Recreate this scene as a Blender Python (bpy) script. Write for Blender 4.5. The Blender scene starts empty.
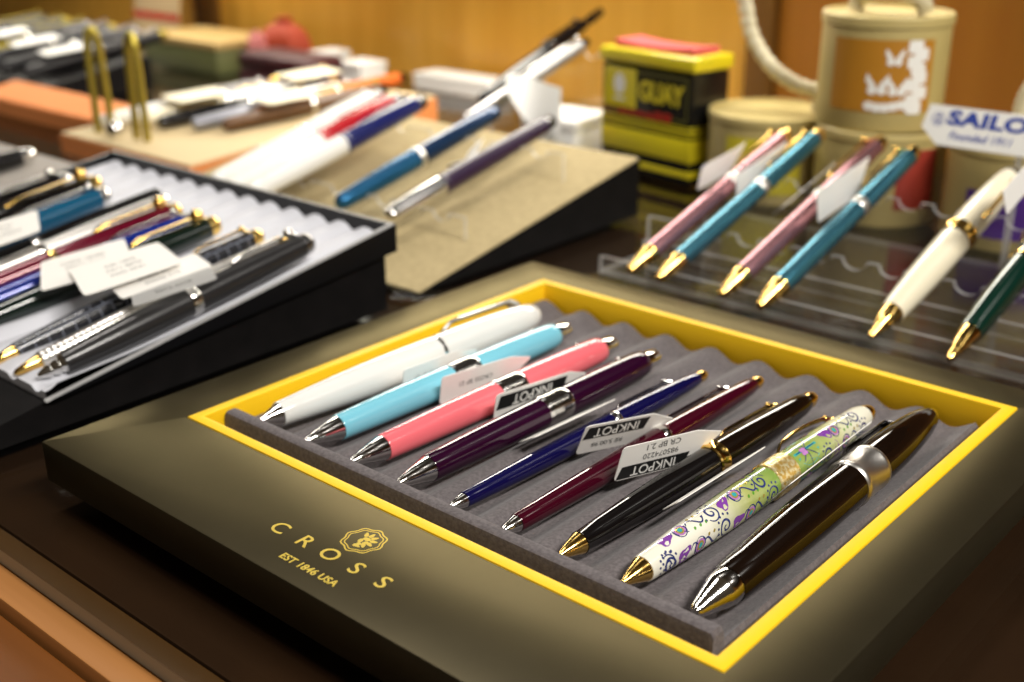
import bpy, bmesh, math, random
from mathutils import Vector, Matrix
random.seed(7)
SC = bpy.context.scene
COL = SC.collection
PI = math.pi

# ------------------------------------------------------------------ materials
def new_mat(name):
    m = bpy.data.materials.new(name); m.use_nodes = True
    nt = m.node_tree
    return m, nt, nt.nodes['Principled BSDF']

def mat(name, col, rough=.4, metal=0.0, coat=0.0, spec=.5, sheen=0.0, sss=0.0):
    m, nt, b = new_mat(name)
    b.inputs['Base Color'].default_value = (*col, 1)
    b.inputs['Roughness'].default_value = rough
    b.inputs['Metallic'].default_value = metal
    b.inputs['Coat Weight'].default_value = coat
    b.inputs['Coat Roughness'].default_value = .04
    b.inputs['Specular IOR Level'].default_value = spec
    b.inputs['Sheen Weight'].default_value = sheen
    return m

def noise_mix(m, c1, c2, scale, stretch=(1, 1, 1), detail=4, lo=.35, hi=.65, bump=0.0, bscale=None, bdist=.0002):
    nt = m.node_tree; b = nt.nodes['Principled BSDF']; L = nt.links
    tc = nt.nodes.new('ShaderNodeTexCoord'); mp = nt.nodes.new('ShaderNodeMapping')
    mp.inputs['Scale'].default_value = stretch
    L.new(tc.outputs['Object'], mp.inputs['Vector'])
    n = nt.nodes.new('ShaderNodeTexNoise'); n.inputs['Scale'].default_value = scale; n.inputs['Detail'].default_value = detail
    L.new(mp.outputs[0], n.inputs['Vector'])
    r = nt.nodes.new('ShaderNodeValToRGB')
    r.color_ramp.elements[0].position = lo; r.color_ramp.elements[0].color = (*c1, 1)
    r.color_ramp.elements[1].position = hi; r.color_ramp.elements[1].color = (*c2, 1)
    L.new(n.outputs['Fac'], r.inputs[0]); L.new(r.outputs[0], b.inputs['Base Color'])
    if bump:
        n2 = nt.nodes.new('ShaderNodeTexNoise'); n2.inputs['Scale'].default_value = bscale or scale; n2.inputs['Detail'].default_value = 3
        L.new(mp.outputs[0], n2.inputs['Vector'])
        bp = nt.nodes.new('ShaderNodeBump'); bp.inputs['Strength'].default_value = bump; bp.inputs['Distance'].default_value = bdist
        L.new(n2.outputs['Fac'], bp.inputs['Height']); L.new(bp.outputs[0], b.inputs['Normal'])
    return m

def clear_mat(name, tint=(.97, .97, .97), diffuse=0.0, ior=1.45, rough=.02, dcol=(.9, .9, .9)):
    """thin clear sheet: see-through, with a fresnel reflection and an optional frosted share"""
    m = bpy.data.materials.new(name); m.use_nodes = True
    nt = m.node_tree; nt.nodes.clear(); L = nt.links
    out = nt.nodes.new('ShaderNodeOutputMaterial')
    tr = nt.nodes.new('ShaderNodeBsdfTransparent'); tr.inputs[0].default_value = (*tint, 1)
    gl = nt.nodes.new('ShaderNodeBsdfGlossy'); gl.inputs['Roughness'].default_value = rough
    lw = nt.nodes.new('ShaderNodeLayerWeight'); lw.inputs[0].default_value = .5     # Schlick's curve, the same from both sides
    pw = nt.nodes.new('ShaderNodeMath'); pw.operation = 'POWER'; pw.inputs[1].default_value = 5
    f0 = ((ior-1)/(ior+1))**2
    fr = nt.nodes.new('ShaderNodeMath'); fr.operation = 'MULTIPLY_ADD'; fr.inputs[1].default_value = 1-f0; fr.inputs[2].default_value = f0
    L.new(lw.outputs['Facing'], pw.inputs[0]); L.new(pw.outputs[0], fr.inputs[0])
    mx = nt.nodes.new('ShaderNodeMixShader')
    L.new(fr.outputs[0], mx.inputs[0]); L.new(tr.outputs[0], mx.inputs[1]); L.new(gl.outputs[0], mx.inputs[2])
    last = mx
    if diffuse:
        df = nt.nodes.new('ShaderNodeBsdfDiffuse'); df.inputs[0].default_value = (*dcol, 1)
        tl = nt.nodes.new('ShaderNodeBsdfTranslucent'); tl.inputs[0].default_value = (*dcol, 1)
        ad = nt.nodes.new('ShaderNodeMixShader'); ad.inputs[0].default_value = .5
        L.new(df.outputs[0], ad.inputs[1]); L.new(tl.outputs[0], ad.inputs[2])
        m2 = nt.nodes.new('ShaderNodeMixShader'); m2.inputs[0].default_value = diffuse
        L.new(mx.outputs[0], m2.inputs[1]); L.new(ad.outputs[0], m2.inputs[2]); last = m2
    L.new(last.outputs[0], out.inputs[0])
    return m

CHROME = mat('chrome', (.78, .77, .75), .10, 1)
SATIN = mat('satin_chrome', (.80, .78, .74), .32, 1)
DARKCHROME = mat('dark_chrome', (.30, .29, .29), .15, 1)
GOLD = mat('gold', (.90, .60, .17), .14, 1)
BRASS = mat('brass', (.42, .33, .05), .4, .8)
BLACK = mat('black_lacquer', (.005, .004, .004), .07, 0, .3, .4)
BROWNBLACK = mat('brown_black_lacquer', (.007, .0035, .002), .06, 0, .3, .4)
WHITE_P = mat('white_lacquer', (.80, .80, .77), .14, 0, .5)
BLUE_P = mat('sky_blue_lacquer', (.20, .56, .70), .14, 0, .5)
PINK_P = mat('pink_lacquer', (.86, .16, .19), .14, 0, .5)
PLUM_P = mat('plum_lacquer', (.022, .002, .016), .07, 0, .4)
NAVY_P = mat('royal_blue_lacquer', (.005, .004, .060), .10, .2, .6)
BURG_P = mat('burgundy_lacquer', (.055, .002, .011), .09, .2, .6)
PAPER = mat('tag_paper', (.88, .86, .82), .6)
PAPER_LIT = mat('white_paper', (.88, .87, .83), .6)
INK = mat('black_ink', (.012, .012, .012), .5)
GREYINK = mat('grey_ink', (.10, .10, .10), .5)
YELLOW = mat('yellow_card', (.93, .57, .010), .5, spec=.3)
LETTER = mat('yellow_foil', (.62, .46, .05), .4, .2)
FELT = noise_mix(mat('grey_felt', (.14, .13, .14), .95, sheen=.15, spec=.1), (.100, .088, .092), (.148, .132, .136), 900, bump=.6, bscale=1800)
LID = noise_mix(mat('olive_card', (.05, .043, .027), .40, .8), (.055, .046, .027), (.061, .051, .030), 60)
BLACKCARD = mat('black_card', (.004, .004, .005), .34, spec=.35)
BLACKMATT = noise_mix(mat('black_matt', (.012, .011, .011), .6, spec=.12), (.004, .0036, .0036), (.0065, .0055, .0055), 90)
INSERT = mat('white_flock', (.60, .61, .66), .8, spec=.2)
BEIGE = noise_mix(mat('beige_felt', (.5, .4, .22), .9, spec=.15), (.36, .29, .155), (.43, .345, .19), 300, bump=.4, bscale=900)
ACRYL = clear_mat('clear_acrylic', (.975, .975, .97), .012)
ACRYL_EDGE = clear_mat('acrylic_polished_edge', (.93, .93, .91), .32)
GLASS = clear_mat('counter_glass_sheet', (.90, .92, .90), 0, 1.5, .015)
GLASS_EDGE = mat('glass_cut_edge', (.17, .24, .26), .15, 0, .3)
CREAM_P = mat('cream_lacquer', (.84, .77, .58), .2, 0, .4)
GREEN_P = mat('dark_green_lacquer', (.004, .028, .018), .1, .2, .6)
MPINK = mat('metallic_pink', (.46, .22, .25), .26, .8)
MBLUE = mat('metallic_teal', (.06, .23, .32), .26, .8)
CANIS = noise_mix(mat('canister_card', (.62, .53, .27), .5), (.50, .40, .15), (.54, .43, .17), 40)
ROPE = mat('cream_rope', (.66, .60, .42), .8)
TERRA = mat('terracotta_cloth', (.80, .27, .07), .8)
CREAMTOP = mat('cream_cloth', (.56, .44, .25), .8)

def wood(name, dark, light, scale=9, stretch=(6, 6, .35), rough=.35):
    m = mat(name, light, rough, 0, .15)
    return noise_mix(m, dark, light, scale, stretch, 6, .3, .7)
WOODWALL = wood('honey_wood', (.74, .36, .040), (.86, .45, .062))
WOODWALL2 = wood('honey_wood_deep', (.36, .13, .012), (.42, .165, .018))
WOODSEAM = wood('brown_wood_stile', (.16, .07, .012), (.22, .10, .02))
LEDGE = wood('tan_wood_rail', (.36, .15, .038), (.42, .18, .05), 30, (.3, 6, 6), .4)
DRAWER = wood('brown_wood_drawer', (.15, .045, .003), (.18, .056, .005), 30, (.3, 6, 6), .45)
WALNUT = wood('dark_wood_frame', (.085, .034, .006), (.105, .042, .008), 30, (.3, 6, 6), .45)
CASEDARK = noise_mix(mat('dark_brown_baize', (.03, .015, .008), .8, spec=.1), (.026, .0105, .004), (.038, .015, .0055), 12)

# ------------------------------------------------------------------ mesh helpers
def link(name, me, parent=None, loc=None):
    o = bpy.data.objects.new(name, me); COL.objects.link(o)
    if parent: o.parent = parent
    if loc is not None: o.location = loc
    return o

def obj(name, bm, m, parent=None, smooth=True, angle=35, label=None):
    bmesh.ops.recalc_face_normals(bm, faces=bm.faces)
    me = bpy.data.meshes.new(name); bm.to_mesh(me); bm.free()
    for x in (m if isinstance(m, (list, tuple)) else [m]): me.materials.append(x)
    if smooth:
        for p in me.polygons: p.use_smooth = True
        try: me.set_sharp_from_angle(angle=math.radians(angle))
        except Exception: pass
    o = link(name, me, parent)
    if label: o['label'] = label
    return o

def tag(o, label, cat, group=None, kind=None):
    o['label'] = label; o['category'] = cat
    if group: o['group'] = group
    if kind: o['kind'] = kind
    return o

def struct(o, label, cat):
    o['kind'] = 'structure'; o['label'] = label; o['category'] = cat
    return o

def empty(name, M, label, cat, group=None):
    o = bpy.data.objects.new(name, None); COL.objects.link(o)
    o.empty_display_size = .01
    o.matrix_world = M if isinstance(M, Matrix) else Matrix.Translation(M)
    return tag(o, label, cat, group)

def add_box(bm, x0, x1, y0, y1, z0, z1, bev=0, mi=0, M=None):
    vs = [bm.verts.new((x, y, z)) for x in (x0, x1) for y in (y0, y1) for z in (z0, z1)]
    if M:
        for v in vs: v.co = M @ v.co
    idx = [(0, 1, 3, 2), (4, 6, 7, 5), (0, 4, 5, 1), (2, 3, 7, 6), (0, 2, 6, 4), (1, 5, 7, 3)]
    fs = [bm.faces.new([vs[i] for i in f]) for f in idx]
    for f in fs: f.material_index = mi
    bmesh.ops.recalc_face_normals(bm, faces=fs)
    if bev:
        es = set(e for f in fs for e in f.edges)
        r = bmesh.ops.bevel(bm, geom=list(es), offset=bev, segments=2, affect='EDGES', profile=.5, clamp_overlap=True)
        for f in r['faces']: f.material_index = mi
    return vs

def box_obj(name, dims, m, parent=None, bev=.0006, label=None):
    bm = bmesh.new(); add_box(bm, *dims, bev=bev)
    return obj(name, bm, m, parent, label=label)

def add_lathe(bm, prof, seg=28, mi=0, cap=True, M=None):
    """surface of revolution about local Y; prof = [(t, r), ...]"""
    rings = []
    for t, r in prof:
        rings.append([bm.verts.new((r*math.cos(2*PI*k/seg), t, r*math.sin(2*PI*k/seg))) for k in range(seg)])
    fs = []
    for a, b in zip(rings, rings[1:]):
        for k in range(seg):
            f = bm.faces.new((a[k], a[(k+1) % seg], b[(k+1) % seg], b[k])); f.material_index = mi; fs.append(f)
    if cap:
        for rg in (rings[0], rings[-1]):
            f = bm.faces.new(rg); f.material_index = mi; fs.append(f)
    if M:
        for rg in rings:
            for v in rg: v.co = M @ v.co
    return fs

def add_sweep(bm, pts, size, side, mi=0, seg=10):
    """elliptic bar through pts; size = [(half width, half height)] along `side` and across it"""
    rings = []
    n = len(pts)
    for i, p in enumerate(pts):
        d = (pts[min(i+1, n-1)] - pts[max(i-1, 0)]).normalized()
        s = (side - d*side.dot(d)).normalized(); u = d.cross(s)
        w, h = size[i] if isinstance(size, list) else size
        rings.append([bm.verts.new(p + s*w*math.cos(2*PI*k/seg) + u*h*math.sin(2*PI*k/seg)) for k in range(seg)])
    for a, b in zip(rings, rings[1:]):
        for k in range(seg):
            f = bm.faces.new((a[k], a[(k+1) % seg], b[(k+1) % seg], b[k])); f.material_index = mi
    for rg in (rings[0], rings[-1]):
        f = bm.faces.new(rg); f.material_index = mi

def add_plate(bm, pts, nrm, th, mi=0, mi_edge=None):
    """flat polygon pts (3D, planar) given thickness th along nrm"""
    a = [bm.verts.new(p) for p in pts]; b = [bm.verts.new(p + nrm*th) for p in pts]
    f1 = bm.faces.new(a); f2 = bm.faces.new(b[::-1]); f1.material_index = f2.material_index = mi
    n = len(pts)
    for i in range(n):
        f = bm.faces.new((a[i], a[(i+1) % n], b[(i+1) % n], b[i]))
        f.material_index = mi if mi_edge is None else mi_edge

def spline(pts, n=40):
    """Catmull-Rom through pts"""
    pts = [Vector(p) for p in pts]
    P = [pts[0]*2-pts[1]] + pts + [pts[-1]*2-pts[-2]]
    out = []
    m = len(pts)-1
    for i in range(n+1):
        s = i/n*m; k = min(int(s), m-1); t = s-k
        a, b, c, d = P[k:k+4]
        out.append(.5*((2*b)+(c-a)*t+(2*a-5*b+4*c-d)*t*t+(3*b-a-3*c+d)*t**3))
    return out

def text_obj(name, s, size, m, M, parent=None, sx=1.0, bold=0.0, shear=0.0, spacing=1.0, ext=.00006, align='CENTER'):
    """built-in font converted to a mesh; M = frame (x along the line, y up, z out of the surface) in the parent's space"""
    cu = bpy.data.curves.new('lettering', 'FONT'); cu.body = s; cu.size = size
    cu.align_x = align; cu.align_y = 'CENTER'; cu.offset = bold; cu.shear = shear
    cu.space_character = spacing; cu.extrude = ext; cu.resolution_u = 4
    t = bpy.data.objects.new('tmp', cu); COL.objects.link(t)
    dg = bpy.context.evaluated_depsgraph_get()
    me = bpy.data.meshes.new_from_object(t.evaluated_get(dg))
    bpy.data.objects.remove(t); bpy.data.curves.remove(cu)
    for v in me.vertices: v.co.x *= sx
    me.transform(M); me.materials.clear(); me.materials.append(m)
    me.name = name
    return link(name, me, parent)

def frame(o, x, y):
    x = Vector(x).normalized(); y = Vector(y); y = (y-x*y.dot(x)).normalized(); z = x.cross(y)
    return Matrix(((x.x, y.x, z.x, o[0]), (x.y, y.y, z.y, o[1]), (x.z, y.z, z.z, o[2]), (0, 0, 0, 1)))

# ------------------------------------------------------------------ camera (fitted to the corners of the display box)
cam = bpy.data.cameras.new('camera'); co = bpy.data.objects.new('camera', cam); COL.objects.link(co)
R0, UP, FW = Vector((.7539, .6570, -.0055)), Vector((-.2405, .2838, .9282)), Vector((-.6114, .6985, -.3719))
co.matrix_world = Matrix(((R0.x, UP.x, -FW.x, .3088), (R0.y, UP.y, -FW.y, -.1930), (R0.z, UP.z, -FW.z, .1834), (0, 0, 0, 1)))
cam.sensor_width = 36; cam.lens = 1193.18/1024*36
cam.clip_start = .01; cam.clip_end = 30
cam.dof.use_dof = True; cam.dof.focus_distance = .328; cam.dof.aperture_fstop = 10; cam.dof.aperture_blades = 0
SC.camera = co

# ------------------------------------------------------------------ the setting
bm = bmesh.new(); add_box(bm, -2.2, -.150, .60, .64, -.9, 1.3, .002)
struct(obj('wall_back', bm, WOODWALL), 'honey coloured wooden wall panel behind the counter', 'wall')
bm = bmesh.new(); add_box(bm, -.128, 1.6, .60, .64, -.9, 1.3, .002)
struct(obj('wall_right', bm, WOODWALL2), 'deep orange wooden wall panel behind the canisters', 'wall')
bm = bmesh.new(); add_box(bm, -.1495, -.1285, .592, .635, -.9, 1.3, .002)
struct(obj('trim_1', bm, WOODSEAM), 'narrow brown upright strip between the two wall panels', 'trim')
bm = bmesh.new(); add_box(bm, -.84, -.80, .594, .5995, -.9, 1.3, .001)
struct(obj('trim_2', bm, WOODSEAM), 'slim brown upright strip on the honey coloured wall', 'trim')
bm = bmesh.new(); add_box(bm, -2.2, 1.6, -2.2, .66, -.95, -.9)
struct(obj('floor', bm, mat('shop_floor', (.10, .06, .035), .6)), 'brown shop floor below the counter', 'floor')

ct = empty('display_counter', (0, 0, -.006), 'wooden display counter with dark baize top under a glass sheet', 'counter')
def cpart(n, d, m, bev=.0006, label=None):
    d = (d[0], d[1], d[2], d[3], d[4]+.006, d[5]+.006)
    return box_obj(n, d, m, ct, bev, label)
cpart('baize_panel', (-1.6, 1.4, -.0555, .59, -.03, -.0055), CASEDARK)
cpart('inner_frame', (-1.6, 1.4, -.0660, -.0560, -.03, -.0057), WALNUT)
cpart('front_rail', (-1.6, 1.4, -.0755, -.0665, -.03, -.0050), LEDGE, .001, 'tan wooden rail along the glass edge')
cpart('carcass', (-1.6, 1.4, -.075, .585, -.88, -.031), WALNUT)
dr = cpart('drawer_front', (-1.6, 1.4, -.1000, -.0765, -.20, -.0090), DRAWER, .001, 'brown wooden drawer front')
bm = bmesh.new(); vs = add_box(bm, -1.6, 1.4, -.0665, .59, -.0050, 0)
for f in bm.faces:
    if abs(f.calc_center_median().y+.0665) < 1e-5: f.material_index = 1
tag(obj('glass_sheet', bm, [GLASS, GLASS_EDGE], smooth=False), 'clear glass sheet with blue green cut edge covering the counter top', 'glass')

BLOCKERDARK = wood('blocker_dark_wood', (.010, .006, .003), (.016, .009, .005))
UC = empty('reflection_blocker', (-.3, .52, .235), 'unseen dark block added above the counter to darken reflections', 'reflection blocker')  # unseen block, added so the glossy pens mirror something dark above the wall
for k in range(4):
    bm = bmesh.new(); add_box(bm, -1.30+k*.66, -.645+k*.66, -.060, -.045, .002, 1.06, .002); obj('front_slab', bm, BLOCKERDARK, UC)
bm = bmesh.new(); add_box(bm, -1.30, 1.34, -.044, .079, 0, 1.06, .002); obj('body', bm, BLOCKERDARK, UC)

# ------------------------------------------------------------------ the yellow-rimmed display box
BX = empty('display_box', (.1005, .0783, 0), 'olive black display box with yellow rim and grey felt grooves', 'display box')
lb = LID.node_tree.nodes['Principled BSDF']; lb.inputs['Specular Tint'].default_value = (.80, .72, .52, 1)
off = Vector((-.1005, -.0783, 0))
def bx(name, bm, m, label=None, smooth=True):
    for v in bm.verts: v.co += off
    return obj(name, bm, m, BX, smooth=smooth, label=label)
def add_ring(bm, o, i, z0, z1, bev=0):
    """rectangular ring o=(x0,x1,y0,y1) outer, i inner"""
    def loop(r, z): return [bm.verts.new(p) for p in ((r[0], r[2], z), (r[1], r[2], z), (r[1], r[3], z), (r[0], r[3], z))]
    A, B, C_, D = loop(o, z0), loop(o, z1), loop(i, z1), loop(i, z0)
    for k in range(4):
        n = (k+1) % 4
        for p, q in ((A, B), (B, C_), (C_, D), (D, A)): bm.faces.new((p[k], p[n], q[n], q[k]))
    bmesh.ops.recalc_face_normals(bm, faces=bm.faces)
    if bev: bmesh.ops.bevel(bm, geom=list(bm.edges), offset=bev, segments=2, affect='EDGES', profile=.5)
bm = bmesh.new(); add_ring(bm, (-.0194, .2204, -.0396, .1961), (0, .2011, 0, .18), .0045, .018, .0004)
bx('frame', bm, LID, 'olive black frame')
bm = bmesh.new(); add_ring(bm, (.0002, .2009, .0002, .1798), (.0042, .1969, .0040, .1760), .0050, .0182, .0003)
add_box(bm, .004, .197, .0038, .1762, .0046, .0056)
bx('liner', bm, YELLOW, 'yellow card liner')
bm = bmesh.new(); add_box(bm, -.0135, .2145, -.0335, .1900, 0, .0045, .0003)
bx('base', bm, BLACKMATT, 'recessed black base')
# felt insert as a shaped block
PITCH, X0 = .0205, .0186
def felt_z(x):
    if x > .1905: return .0125
    return .0105 - .0020*math.cos(2*PI*(x-X0)/PITCH)
bm = bmesh.new()
xs = [.0044+i*(.1915-.0044)/220 for i in range(221)]
ys = [(.0112, 'low'), (.0112, 'lip0'), (.0115, 'lip1'), (.0123, 'lip'), (.0150, 'lip'), (.0158, 'lip1'), (.0161, 'lip2'), (.0166, 'g'), (.02, 'g'), (.05, 'g'), (.09, 'g'), (.13, 'g'), (.165, 'g'), (.1722, 'g'), (.1732, 'g1'), (.1735, 'low')]
rows = []
for y, k in ys:
    row = []
    for x in xs:
        z = {'low': .0058, 'lip0': .0155, 'lip1': .0170, 'lip': .0175, 'lip2': .0150, 'g': felt_z(x), 'g1': felt_z(x)-.0007}[k]
        ex = min(x-.0044, .1915-x)
        if k != 'low' and ex < .0012: z -= .0012-math.sqrt(max(0, .0012**2-(.0012-ex)**2)) if ex > 0 else .0012
        row.append(bm.verts.new((x, y, z)))
    rows.append(row)
for a, b in zip(rows, rows[1:]):
    for i in range(220): bm.faces.new((a[i], a[i+1], b[i+1], b[i]))
lo0 = rows[0]; lo1 = rows[-1]
for side in (0, 220):
    low = [bm.verts.new((r[side].co.x, r[side].co.y, .0058)) for r in rows[1:-1]]
    chain = [rows[0][side]] + low + [rows[-1][side]]
    for i in range(len(rows)-1):
        vs_ = [rows[i][side], rows[i+1][side], chain[i+1], chain[i]]
        u = []
        for v in vs_:
            if v not in u: u.append(v)
        if len(u) >= 3: bm.faces.new(u)
add_box(bm, .0044, .1966, .0042, .1756, .0056, .0060)
bx('felt_insert', bm, FELT, 'grey felt insert with pen grooves', True)
# yellow lettering and the lion roundel on the front of the frame
ZT = .01803
for ch, x in zip('CROSS', (.0781, .0886, .0984, .1085, .1183)):
    text_obj('letter', ch, .0070, LETTER, frame(Vector((x, -.0246, ZT))+off, (1, 0, 0), (0, 1, 0)), BX, 1.12, .00005)
text_obj('letter', 'EST 1846 USA', .0034, LETTER, frame(Vector((.0996, -.0327, ZT))+off, (1, 0, 0), (0, 1, 0)), BX, 1.0, .00008, spacing=1.06)
bm = bmesh.new()
C0 = Vector((.1000, -.0141, ZT))
def ring2d(bm, c, r, w, n=40, sq=1.0, wob=0, k=8):
    prev = None; first = None
    for i in range(n+1):
        a = 2*PI*i/n; rr = r*(1+wob*math.cos(k*a))
        d = Vector((math.cos(a), math.sin(a)*sq, 0))
        cur = (bm.verts.new(c+d*(rr-w/2)), bm.verts.new(c+d*(rr+w/2)))
        if prev: bm.faces.new((prev[0], prev[1], cur[1], cur[0]))
        prev = cur
ring2d(bm, C0, .0058, .00045, wob=.06, k=8); ring2d(bm, C0, .0049, .00035, wob=.05, k=8)
# lion head, made of mane tufts, brow, muzzle and cheek shapes
def blob(c, rx, ry, n=14, rot=0, wob=0, k=5):
    vs = []
    for i in range(n):
        a = 2*PI*i/n; s = 1+wob*math.cos(k*a)
        x, y = rx*s*math.cos(a), ry*s*math.sin(a)
        vs.append(bm.verts.new(c+Vector((x*math.cos(rot)-y*math.sin(rot), x*math.sin(rot)+y*math.cos(rot), 0))))
    bm.faces.new(vs)
for k in range(7):
    a = 2.2-k*.62
    blob(C0+Vector((.0026*math.cos(a), .0026*math.sin(a)+.0003, 0)), .0011, .00062, rot=a, wob=.1, k=3)
blob(C0+Vector((.0002, .0009, .00002)), .0013, .0008, wob=.1); blob(C0+Vector((-.0007, -.0006, .00002)), .0007, .0010, rot=.3)
blob(C0+Vector((.0011, -.0006, .00002)), .0006, .0009, rot=-.4); blob(C0+Vector((.0002, -.0019, .00002)), .0008, .0005)
blob(C0+Vector((.0002, -.0030, .00002)), .0012, .0006, wob=.2, k=3)
for v in bm.verts: v.co += off
obj('lion_emblem', bm, LETTER, BX, smooth=False, label='yellow lion head roundel')

# ------------------------------------------------------------------ pens
Y1 = Vector((0, 1, 0))
def pen_matrix(tip, tail):
    tip, tail = Vector(tip), Vector(tail)
    d = (tail-tip).normalized(); z = Vector((0, 0, 1)); x = d.cross(z).normalized(); z = x.cross(d)
    return Matrix(((x.x, d.x, z.x, tip.x), (x.y, d.y, z.y, tip.y), (x.z, d.z, z.z, tip.z), (0, 0, 0, 1)))

def cdir(ang): return Vector((math.cos(ang), 0, math.sin(ang)))

def add_clip(root, m, ang, t_root, t_free, r_root, r_free, w=.0013, th=.0005, h=.0014, ball=True, arch=.0, name='clip'):
    """bar clip: foot at the tail end, arched along the barrel, free end with a bead"""
    u = cdir(ang); side = Y1.cross(u)
    n = 14; pts = []; sz = []
    pts.append(Y1*t_root+u*(r_root*.7)); sz.append((w*.8, th))
    for i in range(n+1):
        s = i/n; t = t_root+(t_free-t_root)*s
        r = r_root+(r_free-r_root)*s
        lift = h*min(1, s/.08+.2)+arch*math.sin(PI*s) if s < .85 else h*(1-(s-.85)/.15*.85)+arch*math.sin(PI*s)
        pts.append(Y1*t+u*(r+lift)); sz.append((w*(1-.35*s), th))
    bm = bmesh.new(); add_sweep(bm, pts, sz, side)
    c = obj(name, bm, m, root)
    if ball:
        bm = bmesh.new()
        bmesh.ops.create_uvsphere(bm, u_segments=12, v_segments=8, radius=w*.95, matrix=Matrix.Translation(Y1*(t_root-.002)+u*(r_root+h+.0003)))
        obj('clip_bead', bm, m, c)
    return c

def build_pen(name, label, group, tip, tail, segs, clip=None, seg=32, cat='pen'):
    """segs = [(part name, profile, material, part label)]"""
    root = empty(name, pen_matrix(tip, tail), label, cat, group)
    for s in segs:
        bm = bmesh.new(); add_lathe(bm, s[1], seg)
        obj(s[0], bm, s[2], root, angle=40, label=s[3] if len(s) > 3 else None)
    if clip: add_clip(root, **clip)
    return root

def bulge(t0, t1, r0, r1, rm, n=8):
    """smooth barrel profile from r0 to r1 through rm"""
    out = []
    for i in range(n+1):
        s = i/n
        out.append((t0+(t1-t0)*s, r0*(1-s)+r1*s+(rm-(r0+r1)/2)*math.sin(PI*s)))
    return out

GB = 'pens in the yellow rimmed box'
def at_len(tip, tail): return (Vector(tail)-Vector(tip)).length
# white ballpoint
tp, tl = (.0172, .0148, .0159), (.0217, .1528, .0159); L_ = at_len(tp, tl)
build_pen('ballpoint_pen', 'white pen with short chrome tip, first along the far left rim of the yellow box', GB, tp, tl, [
    ('tip', [(0, .0008), (.002, .0014), (.0085, .0038)], CHROME, 'short chrome tip'),
    ('barrel', [(.0085, .0040)]+bulge(.0088, .079, .0041, .0064, .0060), WHITE_P),
    ('ring', [(.079, .0061), (.0808, .0061)], CHROME, 'thin chrome joint ring'),
    ('cap', bulge(.0808, .126, .0064, .0058, .0066)+[(.131, .0050), (.134, .0038), (.1365, .0015)], WHITE_P),
], dict(m=CHROME, ang=2.35, t_root=.128, t_free=.088, r_root=.0056, r_free=.0064, w=.0026, th=.0008, h=.0030, ball=False))
# three thick click pens with a ribbed centre band
def ribbed(t0, t1, r, n=9):
    out = [(t0, r-.0003), (t0+.0012, r), (t0+.002, r)]
    a, b = t0+.0022, t1-.0022
    for i in range(n):
        s = a+(b-a)*i/n; e = (b-a)/n
        out += [(s, r-.0005), (s+e*.25, r+.0001), (s+e*.65, r+.0001), (s+e*.9, r-.0005)]
    return out+[(t1-.002, r), (t1-.001, r), (t1, r-.0003)]
def click_pen(label, tp, tl, m, r=.0053, clip=3.0):
    k = r/.0053
    return build_pen('ballpoint_pen', label, GB, tp, tl, [
        ('tip', [(0, .0007), (.0015, .0011), (.0140, .0041*k), (.0142, .0040*k)], CHROME, 'long chrome cone tip'),
        ('barrel', [(.0142, .0042*k)]+bulge(.0146, .0650, .0043*k, .0053*k, .0050*k), m),
        ('ring', ribbed(.0650, .0775, .0055*k), CHROME, 'ribbed chrome centre band'),
        ('cap', bulge(.0775, .119, .0053*k, .0049*k, .0053*k)+[(.1215, .0046*k), (.1222, .0042*k)], m),
        ('push_button', [(.1222, .0036*k), (.1290, .0033*k), (.1298, .0030*k)], CHROME, 'chrome push button'),
    ], dict(m=CHROME, ang=clip, t_root=.1185, t_free=.084, r_root=.0049*k, r_free=.0053*k, w=.0014))
click_pen('sky blue pen with long chrome cone tip and ribbed chrome band', (.0386, .0161, .0151), (.0404, .148, .0151), BLUE_P)
click_pen('coral pink pen with long chrome cone tip and ribbed chrome band', (.0597, .0158, .0151), (.0628, .1465, .0151), PINK_P)
click_pen('dark plum pen with broad ribbed chrome band, beside the coral pink pen', (.0806, .0150, .0153), (.0827, .1472, .0153), PLUM_P, .0053)
# two slim twist pens
def slim_pen(label, tp, tl, m, r, endm, kind=''):
    k = r/.0040; L = at_len(tp, tl)
    return build_pen('ballpoint_pen', label, GB, tp, tl, [
        ('tip', [(0, .0006), (.001, .0010), (.0062, .0024*k), (.0066, .0024*k)], CHROME, 'chrome tip'),
        ('barrel', [(.0066, .0026*k)]+bulge(.0069, .074, .0027*k, .0040*k, .0037*k), m),
        ('ring', [(.074, .0041*k), (.0744, .0043*k), (.0765, .0043*k), (.0769, .0041*k)], CHROME, 'chrome centre ring'),
        ('cap', bulge(.0769, L-.010, .0040*k, .0030*k, .0037*k)+[(L-.0055, .0024*k)], m),
        ('end_cap', [(L-.0055, .0022*k), (L-.003, .0024*k), (L-.001, .0019*k), (L, .0012*k)], endm, 'small gold end cap'),
    ], dict(m=CHROME, ang=2.95, t_root=L-.016, t_free=.082, r_root=.0033*k, r_free=.0040*k, w=.0011, th=.0004, h=.0022))
slim_pen('slim royal blue pen with chrome tip and thin centre ring', (.0998, .0177, .0137), (.1034, .1466, .0137), NAVY_P, .0036, GOLD)
slim_pen('slim burgundy pen with chrome tip and thin centre ring', (.1203, .0172, .0141), (.1215, .1538, .0141), BURG_P, .0040, GOLD)
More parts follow.
